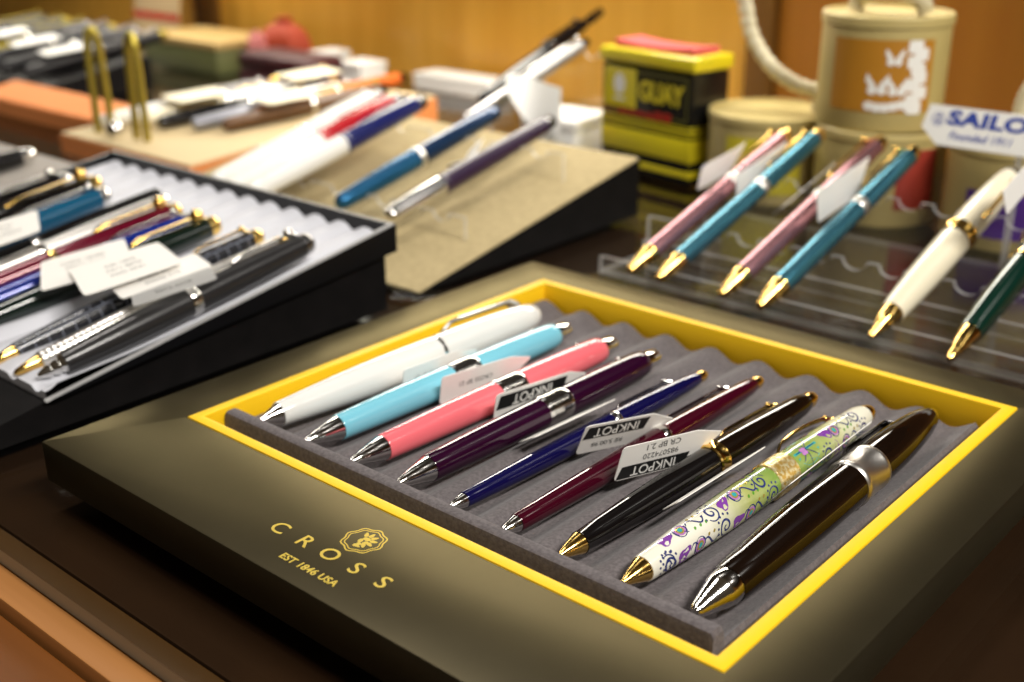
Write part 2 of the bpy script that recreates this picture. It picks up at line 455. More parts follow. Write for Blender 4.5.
# black pen with gold trim
tp, tl = (.1406, .0176, .0149), (.1433, .1512, .0149); L_ = at_len(tp, tl)
build_pen('ballpoint_pen', 'glossy black pen with gold tip and gold centre ring', GB, tp, tl, [
    ('tip', [(0, .0007), (.001, .0011), (.0080, .0031), (.0083, .0031)], GOLD, 'gold tip'),
    ('barrel', [(.0083, .0033)]+bulge(.0086, .0695, .0032, .0049, .0045), BLACK),
    ('ring', [(.0695, .0052), (.070, .0056), (.0710, .0054), (.0732, .0054), (.074, .0056), (.0745, .0052)], GOLD, 'gold centre ring'),
    ('cap', bulge(.0745, L_-.010, .0051, .0038, .0048)+[(L_-.006, .0030)], BROWNBLACK),
    ('end_cap', [(L_-.006, .0027), (L_-.003, .0028), (L_-.001, .0022), (L_, .0014)], GOLD, 'gold end cap'),
], dict(m=GOLD, ang=2.95, t_root=L_-.017, t_free=.084, r_root=.0042, r_free=.0050, w=.0012, th=.0004, h=.0022))

# pen with painted flowers: the barrel carries its pattern in its own mesh
FLOR = mat('flower_enamel', (.8, .78, .6), .16, 0, .5)
nt = FLOR.node_tree; Lk = nt.links; b = nt.nodes['Principled BSDF']
tc = nt.nodes.new('ShaderNodeTexCoord'); sp = nt.nodes.new('ShaderNodeSeparateXYZ'); Lk.new(tc.outputs['Object'], sp.inputs[0])
rp = nt.nodes.new('ShaderNodeValToRGB'); mr = nt.nodes.new('ShaderNodeMapRange'); mr.inputs[2].default_value = .133
nz = nt.nodes.new('ShaderNodeTexNoise'); nz.inputs['Scale'].default_value = 150
ma = nt.nodes.new('ShaderNodeMath'); ma.operation = 'MULTIPLY_ADD'; ma.inputs[1].default_value = .012
Lk.new(tc.outputs['Object'], nz.inputs['Vector']); Lk.new(nz.outputs['Fac'], ma.inputs[0]); Lk.new(sp.outputs['Y'], ma.inputs[2])
Lk.new(ma.outputs[0], mr.inputs[0]); Lk.new(mr.outputs[0], rp.inputs[0]); Lk.new(rp.outputs[0], b.inputs['Base Color'])
e = rp.color_ramp.elements; e[0].position = .30; e[0].color = (.80, .78, .66, 1); e[1].position = .95; e[1].color = (.80, .78, .64, 1)
for p, c in ((.44, (.40, .43, .14, 1)), (.56, (.19, .30, .06, 1)), (.74, (.26, .34, .08, 1)), (.84, (.55, .56, .28, 1))):
    x = e.new(p); x.color = c
FM = [FLOR, mat('flower_navy', (.03, .04, .16), .2, 0, .5), mat('flower_purple', (.20, .05, .34), .2, 0, .5), mat('flower_teal', (.03, .36, .38), .2, 0, .5),
      mat('flower_lilac', (.46, .20, .50), .2, 0, .5), mat('flower_gold', (.75, .55, .12), .25, .6), mat('flower_green', (.10, .30, .03), .2, 0, .5)]
def prof_r(prof, t):
    for (a, ra), (b_, rb) in zip(prof, prof[1:]):
        if a <= t <= b_: return ra+(rb-ra)*(t-a)/max(1e-9, b_-a)
    return prof[-1][1] if t > prof[-1][0] else prof[0][1]
def on_pen(prof, t, s, lift):
    """point t along the pen and s (arc length) around it"""
    r = prof_r(prof, t); a = s/r
    return Vector(((r+lift)*math.cos(a), t, (r+lift)*math.sin(a)))
def ribbon(bm, prof, pts, w, mi, lift=.00006):
    prev = None
    for i, (t, s) in enumerate(pts):
        t0, s0 = pts[max(i-1, 0)]; t1, s1 = pts[min(i+1, len(pts)-1)]
        dx, dy = t1-t0, s1-s0; l = math.hypot(dx, dy) or 1; nx, ny = -dy/l, dx/l
        ww = w*(.35+.65*math.sin(PI*min(1, max(0, (i+.5)/len(pts)))))
        cur = (bm.verts.new(on_pen(prof, t+nx*ww, s+ny*ww, lift)), bm.verts.new(on_pen(prof, t-nx*ww, s-ny*ww, lift)))
        if prev:
            f = bm.faces.new((prev[0], prev[1], cur[1], cur[0])); f.material_index = mi
        prev = cur
def patch(bm, prof, t, s, rt, rs, mi, rot=0, lift=.00005, wob=0, k=5, n=16):
    c = bm.verts.new(on_pen(prof, t, s, lift)); ring = []
    for i in range(n):
        a = 2*PI*i/n; q = 1+wob*math.cos(k*a); x, y = rt*q*math.cos(a), rs*q*math.sin(a)
        ring.append(bm.verts.new(on_pen(prof, t+x*math.cos(rot)-y*math.sin(rot), s+x*math.sin(rot)+y*math.cos(rot), lift)))
    for i in range(n):
        f = bm.faces.new((c, ring[i], ring[(i+1) % n])); f.material_index = mi
def spiral(t, s, r, turns, rot=0, sgn=1, n=36):
    return [(t+r*(1-i/n*.9)*math.cos(rot+sgn*turns*2*PI*i/n), s+r*(1-i/n*.9)*math.sin(rot+sgn*turns*2*PI*i/n)) for i in range(n+1)]
def flowers(bm, prof, t0, t1, seed):
    rnd = random.Random(seed)
    R = .005; per = 2*PI*R
    for i in range(int((t1-t0)/.0062)):
        for j in range(5):
            t = t0+.003+i*.0062+rnd.uniform(-.0008, .0008)+(j % 2)*.0028
            s = j/5*per+rnd.uniform(-.0006, .0006)
            if t > t1-.003: continue
            q = (i+j) % 4
            if q == 0:
                ribbon(bm, prof, spiral(t, s, .0029, 1.6, rnd.uniform(0, 6), 1 if i % 2 else -1), .00034, 1)
                for m_ in range(6): patch(bm, prof, t+.0036*math.cos(m_*.5+1), s+.0036*math.sin(m_*.5+1), .0004, .0004, 1, n=8)
            elif q == 1:
                patch(bm, prof, t, s, .0028, .0016, 2, rnd.uniform(0, 3), wob=.22, k=3)
                ribbon(bm, prof, [(t+.0026+x*.0007, s+.0015*math.sin(x*.6)) for x in range(9)], .0002, 1, .00008)
            elif q == 2:
                for m_, mm in enumerate((1, 4, 5, 3)): patch(bm, prof, t, s, .0027-m_*.0006, .0022-m_*.0005, mm, .6, .00004+m_*.00003)
            else:
                ribbon(bm, prof, [(t-.0036+x*.0006, s+.0014*math.sin(x*.55)) for x in range(13)], .0003, 1)
                for m_ in range(5): patch(bm, prof, t-.002+m_*.0012, s+.0019*(1 if m_ % 2 else -1), .0006, .0004, 5 if m_ % 2 else 6, .7, n=8)
tp, tl = (.1607, .0180, .0149), (.1627, .1531, .0149); L_ = at_len(tp, tl)
fp = empty('ballpoint_pen', pen_matrix(tp, tl), 'cream and green flower patterned pen with gold tip and clip', 'pen', GB)
bm = bmesh.new(); add_lathe(bm, [(0, .0007), (.001, .0011), (.0080, .0034), (.0083, .0034)], 32); obj('tip', bm, GOLD, fp, label='gold tip')
pf = [(.0083, .0036)]+bulge(.0086, .069, .0037, .0052, .0050)
bm = bmesh.new(); add_lathe(bm, pf, 32); flowers(bm, pf, .012, .0685, 3)
obj('barrel', bm, FM, fp, label='cream barrel painted with blue scrolls and purple leaves')
RINGTEX = noise_mix(mat('flecked_gold', (.85, .62, .22), .3, .7), (.72, .46, .10), (.93, .82, .50), 900, lo=.42, hi=.58, bump=.6, bscale=900, bdist=.0003)
bm = bmesh.new(); add_lathe(bm, [(.069, .0053), (.0694, .0057), (.0796, .0057), (.08, .0053)], 32)
obj('ring', bm, RINGTEX, fp, label='wide flecked gold ring')
pf = bulge(.080, L_-.009, .0052, .0043, .0052)+[(L_-.0055, .0036)]
bm = bmesh.new(); add_lathe(bm, pf, 32)
for c_ in (1.2, 5.9):                                    # the large blossom next to the ring
    s_ = c_*.0052
    patch(bm, pf, .0875, s_, .0062, .0052, 3, 0, .00004)
    for m_ in range(8):
        a = m_*PI/4
        ribbon(bm, pf, [(.0875+x*.0009*math.cos(a), s_+x*.0008*math.sin(a)) for x in range(7)], .00016, 1, .00012)
    for m_ in range(4): patch(bm, pf, .0855+.0012*(m_ % 2), s_-.001+.0012*(m_//2), .0008, .0007, 4, 0, .00014, n=10)
flowers(bm, pf, .094, L_-.010, 5)
obj('cap', bm, FM, fp, label='green and cream cap painted with a teal blossom')
bm = bmesh.new(); add_lathe(bm, [(L_-.0055, .0030), (L_-.003, .0031), (L_-.001, .0025), (L_, .0015)], 28); obj('end_cap', bm, GOLD, fp, label='gold end cap')
add_clip(fp, GOLD, 2.75, L_-.018, .084, .0044, .0052, w=.0011, th=.0005, h=.0018, arch=.0016)

# the broad black pen
tp, tl = (.1827, .0168, .0165), (.1805, .1618, .0165); L_ = at_len(tp, tl)
build_pen('ballpoint_pen', 'broad glossy black pen with wide satin silver band', GB, tp, tl, [
    ('tip', [(0, .0011), (.0012, .0019), (.0100, .0040), (.0105, .0043), (.0150, .0050), (.0153, .0049)], CHROME, 'chrome tip'),
    ('barrel', [(.0153, .0051)]+bulge(.0156, .0815, .0052, .0067, .0066), BROWNBLACK),
    ('ring', [(.0815, .0068), (.082, .0072), (.0835, .0072), (.084, .0070), (.0940, .0070), (.0945, .0072), (.0960, .0072), (.0965, .0068)], SATIN, 'wide satin silver band'),
    ('cap', bulge(.0965, L_-.013, .0067, .0050, .0064)+[(L_-.008, .0042), (L_-.005, .0035)], BROWNBLACK),
    ('end_cap', [(L_-.005, .0033), (L_-.002, .0026), (L_, .0012)], CHROME, 'chrome end cap'),
], dict(m=DARKCHROME, ang=2.8, t_root=L_-.022, t_free=.092, r_root=.0055, r_free=.0067, w=.0020, th=.0006, h=.0020, ball=False))

# ------------------------------------------------------------------ price tags hanging from the clips
def price_tag(label, group, TL, TR, TIP, w, face='', nb=1.0, lines=(), parent=None):
    """TL-TR = upper edge of the paper, TIP = its neck at the clip, w = from upper to lower edge"""
    TL, TR, TIP, w = Vector(TL), Vector(TR), Vector(TIP), Vector(w)
    o = empty('price_tag', Matrix.Translation(TIP), label, 'price tag', group)
    TL, TR = TL-TIP, TR-TIP; T0 = Vector((0, 0, 0))
    l = (TR-TL); n = l.cross(w).normalized()
    e = l.normalized()*.0012; q = w.normalized()*.0012
    pts = [TL+q, TL+q*.3+e*.3, TL+e, TR, T0-q*.2, T0+q*.6, TR+w*.75+e*1.5, TR+w-e, TL+w+e, TL+w+e*.3-q*.3, TL+w-q]
    # paper is planar: drop the neck onto the plane of the sheet
    pts = [p-n*((p-TL).dot(n)) for p in pts]
    bm = bmesh.new(); add_plate(bm, pts, n, .00025)
    obj('paper', bm, PAPER, o, smooth=False)
    up = w.normalized(); xd = -l.normalized()
    nz_ = xd.cross(up)
    c = TL+l*.5
    def at(u, v): return TL+l*u+w*v
    s = .00030 if nz_.dot(n) > 0 else .00005
    if face:
        v0, v1 = face
        bm = bmesh.new()
        add_plate(bm, [at(.06, v0)+nz_*s, at(.97, v0)+nz_*s, at(.93, v1)+nz_*s, at(.02, v1)+nz_*s], nz_, .00002)
        bnd = obj('black_band', bm, INK, o, smooth=False, label='black band')
        M = frame(at(.50, (v0+v1)/2)+nz_*(s+.00006), xd, up)
        text_obj('letter', 'INKPOT', w.length*abs(v1-v0)*1.02, PAPER_LIT, M, bnd, .92*nb, .00004, ext=.00002)
    for (txt, u, v, sz) in lines:
        text_obj('print', txt, sz, GREYINK, frame(at(u, v)+nz_*(s+.00002), xd, up), o, 1, 0, ext=.00001)
    return o
GT = 'price tags in the yellow rimmed box'
price_tag('white tag with black band along its lower edge, between the burgundy and black pens', GT, (.1299, .0600, .0264), (.1398, .0842, .0262), (.1405, .0935, .0240), (-.0032, .0, -.0122), (.60, .97), 1.0,
          [('CR BP 2.1', .55, .15, .0030), ('985074220', .55, .42, .0028)])
price_tag('white tag with black band near its upper edge, between the blue and burgundy pens', GT, (.1108, .0672, .0245), (.1204, .0890, .0240), (.1192, .0985, .0212), (-.0048, .0010, -.0115), (.08, .48), .95,
          [('RE 5.00.98', .42, .72, .0026)])
price_tag('narrow white tag leaning on the plum side of the royal blue pen', GT, (.0985, .0575, .0205), (.1003, .0880, .0205), (.1000, .0975, .0185), (-.0095, .003, -.0062), '', 1, [('CR BP 21', .5, .4, .0026)])
price_tag('tag with black band hanging between the pink and plum pens', GT, (.0717, .0700, .0226), (.0777, .1010, .0224), (.0760, .1090, .0200), (-.0022, .0005, -.0115), (.10, .55), .95)
price_tag('plain grey backed tag hanging between the sky blue and pink pens', GT, (.0485, .0685, .0228), (.0540, .0975, .0226), (.0550, .1065, .0200), (-.0022, .0005, -.0110), '', 1, [('CROSS BP 21', .5, .45, .0026)])
price_tag('plain grey backed tag hanging between the white and sky blue pens', GT, (.0330, .0655, .0222), (.0350, .0900, .0222), (.0352, .1000, .0195), (-.0016, .0005, -.0110), '', 1, [('CROSS BP 21', .5, .45, .0026)])
price_tag('thin edge-on tag between the black pen and the flower patterned pen', GT, (.1558, .0500, .0224), (.1568, .0850, .0224), (.1560, .0955, .0215), (-.0055, .0, -.0048))
price_tag('thin pale tag between the flower patterned pen and the broad black pen', GT, (.1755, .0755, .0245), (.1748, .1150, .0242), (.1750, .1290, .0220), (-.0058, .0, -.0075))

# ------------------------------------------------------------------ clear stand with six pens at the right
ST = empty('acrylic_pen_stand', (.09, .30, 0), 'clear acrylic stand with scalloped rails holding six gold trimmed pens', 'stand')
def rail(bm, x0, x1, y, z0, ztop, cs, r, th=.0028, sink=0.0):
    """upright strip with rounded notches at cs"""
    top = []
    for c in cs:
        for k in range(0, 13):
            a = PI+PI*k/12
            top.append((c+r*math.cos(a), ztop+r*.8*math.sin(a)))
    prof = [(x0, z0)]+[(x0, ztop)]+top+[(x1, ztop), (x1, z0)]
    a = [bm.verts.new((x, y, z)) for x, z in prof]; b_ = [bm.verts.new((x, y+th, z)) for x, z in prof]
    # faces as vertical strips
    n = len(prof)
    for i in range(1, n-2):
        xa, xb = prof[i][0], prof[i+1][0]
        for vv in (a, b_):
            lo = [bm.verts.new((xa, vv[i].co.y, z0)), bm.verts.new((xb, vv[i].co.y, z0))]
            if abs(xa-xb) > 1e-7: bm.faces.new((vv[i], vv[i+1], lo[1], lo[0]))
        f = bm.faces.new((a[i], a[i+1], b_[i+1], b_[i])); f.material_index = 1
    f = bm.faces.new((a[0], a[1], b_[1], b_[0])); f.material_index = 1
    f = bm.faces.new((a[-1], a[-2], b_[-2], b_[-1])); f.material_index = 1
sx = [.0055, .0220, .0385, .0552, .0754, .0925, .1097, .1270, .1430, .1590, .1760, .1930]
def stpart(name, bm, label=None):
    for v in bm.verts: v.co -= Vector((.09, .30, 0))
    return obj(name, bm, [ACRYL, ACRYL_EDGE], ST, smooth=False, label=label)
def edgebox(bm, x0, x1, y0, y1, z0, z1, th=.0035):
    add_box(bm, x0, x1, y0, y1, z0, z1)
    for f in bm.faces[-6:]:
        if min(max(v.co[i] for v in f.verts)-min(v.co[i] for v in f.verts) for i in range(3) if True) >= 0 and sorted([max(v.co[i] for v in f.verts)-min(v.co[i] for v in f.verts) for i in range(3)])[1] < th: f.material_index = 1
def stbox(*d):
    bm = bmesh.new(); bm.faces.ensure_lookup_table(); add_box(bm, *d); bm.faces.ensure_lookup_table()
    for f in bm.faces:
        ds = sorted(max(v.co[i] for v in f.verts)-min(v.co[i] for v in f.verts) for i in range(3))
        if ds[1] < .0035: f.material_index = 1
    return bm
stpart('base_plate', stbox(-.018, .205, .2468, .375, .0, .0022))
stpart('front_lip', stbox(-.018, .205, .2440, .2466, .0, .0088))
stpart('step', stbox(-.018, .205, .2800, .2828, .0022, .0085))
bm = bmesh.new(); rail(bm, -.018, .205, .2830, .0022, .0200, sx, .0058); stpart('scalloped_rail', bm)
bm = bmesh.new(); rail(bm, -.018, .205, .3360, .0022, .0358, sx, .0058); stpart('scalloped_rail', bm)
stpart('post', stbox(.1262, .1288, .3705, .3735, .0022, .0560)); stpart('post', stbox(.1745, .1775, .3680, .3740, .0022, .0560))

GS = 'pens on the clear acrylic stand'
TLT = math.radians(16.2); DV = Vector((0, math.cos(TLT), math.sin(TLT)))
def stand_pen(label, x, y, L, m, r, trim=GOLD, z=.0082, ring2=True):
    tp = Vector((x, y, z)); tl = tp+DV*L; k = r
    return build_pen('ballpoint_pen', label, GS, tp, tl, [
        ('tip', [(0, .0009), (.0012, .0020), (.0060, .0026), (.0065, .0030), (.0170, k*.93), (.0180, k*1.0), (.0186, k*.93)], trim, 'gold cone tip'),
        ('barrel', [(.0186, k*.95)]+bulge(.019, .088, k*.96, k, k), m),
        ('ring', [(.088, k*1.0), (.0885, k*1.07), (.0900, k*1.07), (.0902, k*1.0), (.0912, k*1.0), (.0914, k*1.07), (.093, k*1.07), (.0935, k)], SATIN, 'silver centre ring'),
        ('cap', bulge(.0935, L-.008, k, k*.93, k*1.0), m),
        ('end_cap', [(L-.008, k*.96), (L-.0055, k*.98), (L-.005, k*.72), (L-.001, k*.70), (L, k*.5)], trim, 'gold end cap'),
    ], dict(m=trim, ang=2.3, t_root=L-.009, t_free=.104, r_root=k*.95, r_free=k, w=.0019, th=.0007, h=.0018))
stand_pen('metallic pink pen with gold tip at the left end of the clear stand', .0055, .2352, .148, MPINK, .0045)
stand_pen('metallic teal pen, second from the left end of the clear stand', .0220, .2345, .154, MBLUE, .0045)
stand_pen('metallic pink pen, third from the left end of the clear stand', .0552, .2345, .155, MPINK, .0047)
stand_pen('metallic teal pen beside the cream pen on the clear stand', .0754, .2320, .151, MBLUE, .0048)
tp = Vector((.127, .2300, .0088)); L_ = .142
build_pen('ballpoint_pen', 'thick cream pen with gold tip and double gold ring', GS, tp, tp+DV*L_, [
    ('tip', [(0, .0010), (.001, .0016), (.0078, .0023), (.0082, .0027), (.0180, .0048), (.0186, .0046)], GOLD, 'gold cone tip'),
    ('barrel', [(.0186, .0049)]+bulge(.0190, .078, .0050, .0068, .0065), CREAM_P),
    ('ring', [(.078, .0067), (.0785, .0073), (.0800, .0073), (.0805, .0068), (.0815, .0068), (.0825, .0076), (.0850, .0076), (.086, .0067)], GOLD, 'double gold ring'),
    ('cap', bulge(.086, L_-.006, .0068, .0053, .0067)+[(L_-.004, .0050)], CREAM_P),
    ('end_cap', [(L_-.004, .0051), (L_-.0025, .0051), (L_, .0040)], BROWNBLACK, 'dark end cap with gold edge'),
], dict(m=GOLD, ang=.6, t_root=L_-.012, t_free=.094, r_root=.0058, r_free=.0067, w=.0014, th=.0005, h=.0018))
tp = Vector((.159, .2292, .0080)); L_ = .140
build_pen('ballpoint_pen', 'dark green pen with gold tip, to the right of the cream pen', GS, tp, tp+DV*L_, [
    ('tip', [(0, .0009), (.001, .0015), (.0070, .0021), (.0074, .0026), (.0185, .0046), (.019, .0044)], GOLD, 'gold cone tip'),
    ('barrel', [(.019, .0047)]+bulge(.0195, .072, .0048, .0060, .0059), GREEN_P),
    ('ring', [(.072, .0060), (.0725, .0065), (.0750, .0065), (.0755, .006)], GOLD, 'gold ring'),
    ('cap', bulge(.0755, L_-.006, .0060, .0046, .0060), GREEN_P),
    ('end_cap', [(L_-.006, .0040), (L_-.002, .0038), (L_, .002)], GOLD, 'gold end cap'),
], dict(m=GOLD, ang=2.6, t_root=L_-.012, t_free=.084, r_root=.0050, r_free=.0060, w=.0014, th=.0005, h=.0018))
# tags on these pens
GST = 'price tags on the clear acrylic stand'
price_tag('white tag on the first pink pen of the clear stand', GST, (-.0032, .3079, .0428), (-.0030, .3386, .0465), (-.0015, .3480, .0480), (-.002, -.0005, -.0125))
price_tag('white tag between the first pink and first teal pens on the clear stand', GST, (.0142, .3114, .0405), (.0142, .3494, .0472), (.0150, .3600, .0488), (-.001, .0035, -.0132))
price_tag('narrow white tag left of the second pink pen on the clear stand', GST, (.0475, .2990, .0330), (.0475, .3385, .0423), (.0485, .3485, .0444), (-.0060, .0010, -.0058))
price_tag('white tag between the second pink and second teal pens on the clear stand', GST, (.0662, .2945, .0442), (.0662, .3348, .0495), (.0675, .3460, .0510), (-.001, .0060, -.0160))
price_tag('white tag beside the dark green pen', GST, (.1500, .2881, .0600), (.1500, .3155, .0675), (.1515, .3264, .0690), (.001, .006, -.0110))

# shop sign on the two posts
SG = empty('brand_sign', Matrix.Translation((.137, .3705, .0560)) @ Matrix.Rotation(-.30, 4, 'X'), 'white sign with blue lettering standing above the cream pen', 'sign')
bm = bmesh.new()
pz = [(-.0580, .0080), (-.0560, .0190), (.0560, .0190), (.0580, .0080), (.0490, .0002), (-.0490, .0002)]
add_plate(bm, [Vector((x, 0, z)) for x, z in pz], Vector((0, 1, 0)), .0022)
obj('board', bm, PAPER_LIT, SG, smooth=False)
SBLUE = mat('sign_blue', (.018, .05, .34), .4)
fx = lambda x, z: frame((x, -.00008, z), (1, 0, 0), (0, 0, 1))
text_obj('letter', 'SAILOR', .0092, SBLUE, fx(-.0232, .0134), SG, 1.46, .00042, shear=.08, spacing=1.06)
text_obj('letter', 'Founded 1911', .0052, SBLUE, fx(-.0290, .0053), SG, 1.0, .00006, shear=.3)
bm = bmesh.new()
for i in range(28):                                       # anchor roundel
    a0, a1 = 2*PI*i/28, 2*PI*(i+1)/28
    bm.faces.new([bm.verts.new((-.0505+r*math.cos(a), -.0001, .0122+r*math.sin(a))) for r, a in ((.0027, a0), (.0031, a0), (.0031, a1), (.0027, a1))])
add_box(bm, -.0508, -.0502, -.00012, -.00008, .0103, .0146); add_box(bm, -.0517, -.0493, -.00012, -.00008, .0134, .0139)
for s in (-1, 1):
    bm.faces.new([bm.verts.new((-.0505+s*x, -.0001, z)) for x, z in ((0, .0102), (.0019, .0116), (.0019, .0124), (0, .0109))])
obj('anchor_emblem', bm, SBLUE, SG, smooth=False, label='blue anchor roundel')

# ------------------------------------------------------------------ tin and canisters
TN = empty('tea_tin', frame((-.1100, .4300, 0), (.9890, -.1451, 0), (.1451, .9890, 0)), 'black and yellow tea tin with striped base and yellow lid', 'tin')
TN.scale = (1, 1, 1.10)
def tb(name, d, m, bev=.0008, label=None): return box_obj(name, d, m, TN, bev, label)
W2, D2 = .0380, .0165
TINY = mat('tin_yellow', (.72, .60, .015), .3, 0, .3); TINB = mat('tin_black', (.006, .006, .006), .25, 0, .3); TINR = mat('tin_red', (.45, .02, .012), .4)
tb('body', (-W2, W2, -D2, D2, .0, .0620), TINB, .002, 'black body')
for i, (a, b_) in enumerate(((.0035, .0095), (.0120, .0270), (.0275, .0290), (.0298, .0310), (.0318, .0328))):
    bm = bmesh.new(); add_box(bm, -W2-.0002, W2+.0002, -D2-.0002, D2-.004, a, b_, .0018 if b_-a > .005 else .0004); obj('stripe', bm, TINY, TN, label='yellow stripe')
tb('lid', (-W2-.0015, W2+.0015, -D2-.0015, D2+.0015, .0622, .0700), TINY, .0016, 'yellow lid')
bm = bmesh.new()
n = 16; top = []; bot = []
for i in range(n+1):
    s = -1+2*i/n; x = s*(W2-.006); z = .0702
    for y in (-D2+.005, D2-.004):
        top.append(bm.verts.new((x, y, z+.0022+.0016*s*s))); bot.append(bm.verts.new((x, y, z)))
for i in range(n):
    for L4 in (top, bot): bm.faces.new((L4[2*i], L4[2*i+1], L4[2*i+3], L4[2*i+2]))
    for k in (0, 1): bm.faces.new((top[2*i+k], top[2*i+2+k], bot[2*i+2+k], bot[2*i+k]))
for i in (0, n): bm.faces.new((top[2*i], top[2*i+1], bot[2*i+1], bot[2*i]))
obj('lid_cushion', bm, mat('tin_pink', (.62, .11, .12), .35), TN, label='pink raised lid top')
bm = bmesh.new(); add_box(bm, -W2+.003, -W2+.030, -D2-.0004, -D2, .0375, .0595); obj('badge', bm, TINY, TN, label='yellow badge')
bm = bmesh.new()
for k in range(20):
    a0, a1 = 2*PI*k/20, 2*PI*(k+1)/20
    bm.faces.new([bm.verts.new(p) for p in ((-W2+.0160, -D2-.0006, .0505), (-W2+.0160+.0050*math.cos(a0), -D2-.0006, .0505+.0058*math.sin(a0)), (-W2+.0160+.0050*math.cos(a1), -D2-.0006, .0505+.0058*math.sin(a1)))])
add_box(bm, -W2+.0115, -W2+.0205, -D2-.0007, -D2-.0005, .0415, .0430)
obj('badge_emblem', bm, PAPER_LIT, TN, smooth=False, label='white emblem')
bm = bmesh.new()
for d in ((-W2+.0325, W2-.004, -D2-.0003, -D2, .0575, .0590), (-W2+.0325, W2-.004, -D2-.0003, -D2, .0350, .0362), (W2-.0050, W2-.0040, -D2-.0003, -D2, .0362, .0575)): add_box(bm, *d)
obj('panel_border', bm, mat('tin_olive', (.12, .11, .02), .4), TN, smooth=False)
text_obj('letter', 'GUAY', .0150, TINY, frame((.0125, -D2-.0004, .0480), (1, 0, 0), (0, 0, 1)), TN, .88, .0006)
for k in range(6):
    bm = bmesh.new(); add_box(bm, -W2+.016+k*.0075, -W2+.0220+k*.0075, -D2-.0004, -D2, .0335 if k > 2 else .034, .0366 if k < 4 else .038, .0001)
    obj('red_mark', bm, TINR, TN, smooth=False)

def canister(label, x, y, z, r, h, lab=None, handle=None):
    o = empty('canister', (x, y, z), label, 'canister', 'round canisters in front of the wall')
    ax = Matrix.Rotation(PI/2, 4, 'X')
    bm = bmesh.new(); add_lathe(bm, [(0, r*.985), (.0012, r), (h*.90, r), (h*.905, r*.985)], 64, M=ax); obj('body', bm, CANIS, o)
    bm = bmesh.new(); add_lathe(bm, [(h*.905, r*.99), (h*.91, r*1.025), (h*.985, r*1.025), (h, r*1.005), (h, r*.95), (h-.0015, r*.93), (h-.0015, 0.0005)], 64, M=ax); obj('lid', bm, CANIS, o)
    if lab:
        m, a0, a1, z0, z1 = lab
        bm = bmesh.new(); n = 24
        rows = [[bm.verts.new((rr*math.cos(a0+(a1-a0)*i/n), rr*math.sin(a0+(a1-a0)*i/n), zz)) for i in range(n+1)] for rr, zz in ((r+.0004, z0), (r+.0004, z1))]
        for i in range(n): bm.faces.new((rows[0][i], rows[0][i+1], rows[1][i+1], rows[1][i]))
        lo = obj('label', bm, m, o)
    if handle:
        pts = spline([Vector(p)-Vector((x, y, z)) for p in handle], 90)
        bm = bmesh.new()
        add_sweep(bm, pts, [(.0043*(1+.13*math.sin(i*2.1)), .0043*(1+.13*math.sin(i*2.1+.9))) for i in range(len(pts))], Vector((.3, .9, .1)), seg=12)
        obj('rope_handle', bm, ROPE, o, label='twisted cream rope handle')
    return o
LY = mat('label_yellow', (.66, .56, .03), .5); LO = mat('label_orange', (.46, .20, .012), .5); LR = mat('label_red', (.33, .035, .02), .5); LP = mat('label_purple', (.09, .02, .28), .5)
canister('low cream canister with yellow label behind the pink pens', -.0370, .4330, 0, .0350, .0490, (LY, -1.78, -.50, .006, .038),
         [(-.0100, .4400, .0500), (-.0105, .4400, .0600), (-.0262, .440, .0636), (-.0433, .440, .0728), (-.0566, .440, .0889), (-.0628, .440, .1083), (-.0691, .440, .1304), (-.0700, .450, .1600), (-.066, .500, .1900), (-.062, .560, .2000), (-.060, .5990, .2020)])
canister('cream canister with red label standing beneath the orange labelled one', .0330, .4330, 0, .0350, .0500, (LR, -.88, -.20, .010, .042))
cB = canister('cream canister with orange butterfly label stacked on top of another', .0290, .4330, .0502, .0335, .0590, (LO, -1.97, -.34, .0110, .0480),
              [(.010, .433, .1092), (.012, .433, .1150), (.024, .430, .1185), (.036, .430, .1185), (.047, .433, .1150), (.049, .433, .1092)])
canister('cream canister with purple label and rope handle at the right edge', .1085, .4330, 0, .0350, .0520, (LP, -1.95, -.60, .007, .030),
         [(.1075, .4330, .0530), (.1065, .430, .0620), (.1080, .430, .0740), (.1140, .430, .0840), (.1220, .430, .0880), (.1300, .432, .0820), (.1330, .433, .0680), (.1325, .433, .0530)])
# white butterflies and blossom on the orange label (in the label's own curved surface)
bm = bmesh.new(); rB = .0335+.0007
def curv(px, pz, sx_, sz_, shape):
    vs = []
    for a_, b_ in shape:
        th = px+a_*sx_/rB; vs.append(bm.verts.new((rB*math.cos(th), rB*math.sin(th), pz+b_*sz_)))
    bm.faces.new(vs)
wing = [(0, -.4), (.25, .1), (.9, .9), (1, .3), (.7, -.1), (.8, -.7), (.3, -.9), (0, -.6)]
for (a0, z0, s) in ((-.98, .0395, .0050), (-1.20, .0255, .0062), (-.90, .0245, .0056)):
    curv(a0, z0, s, s, wing); curv(a0, z0, -s, s, wing)
for i in range(9):
    curv(-.58+random.uniform(-.10, .12), .0135+i*.0039, .0042, .0034, [(math.cos(k*PI/4)*(1+.3*(k % 2)), math.sin(k*PI/4)*(1+.3*(k % 2))) for k in range(8)])
for i in range(6):
    curv(-1.30+i*.12, .0135+random.uniform(0, .002), .0030, .0026, [(math.cos(k*PI/3), math.sin(k*PI/3)) for k in range(6)])
bl = obj('butterflies', bm, PAPER_LIT, [c for c in cB.children if c.name.startswith('label')][0], smooth=False, label='white butterflies and blossom')

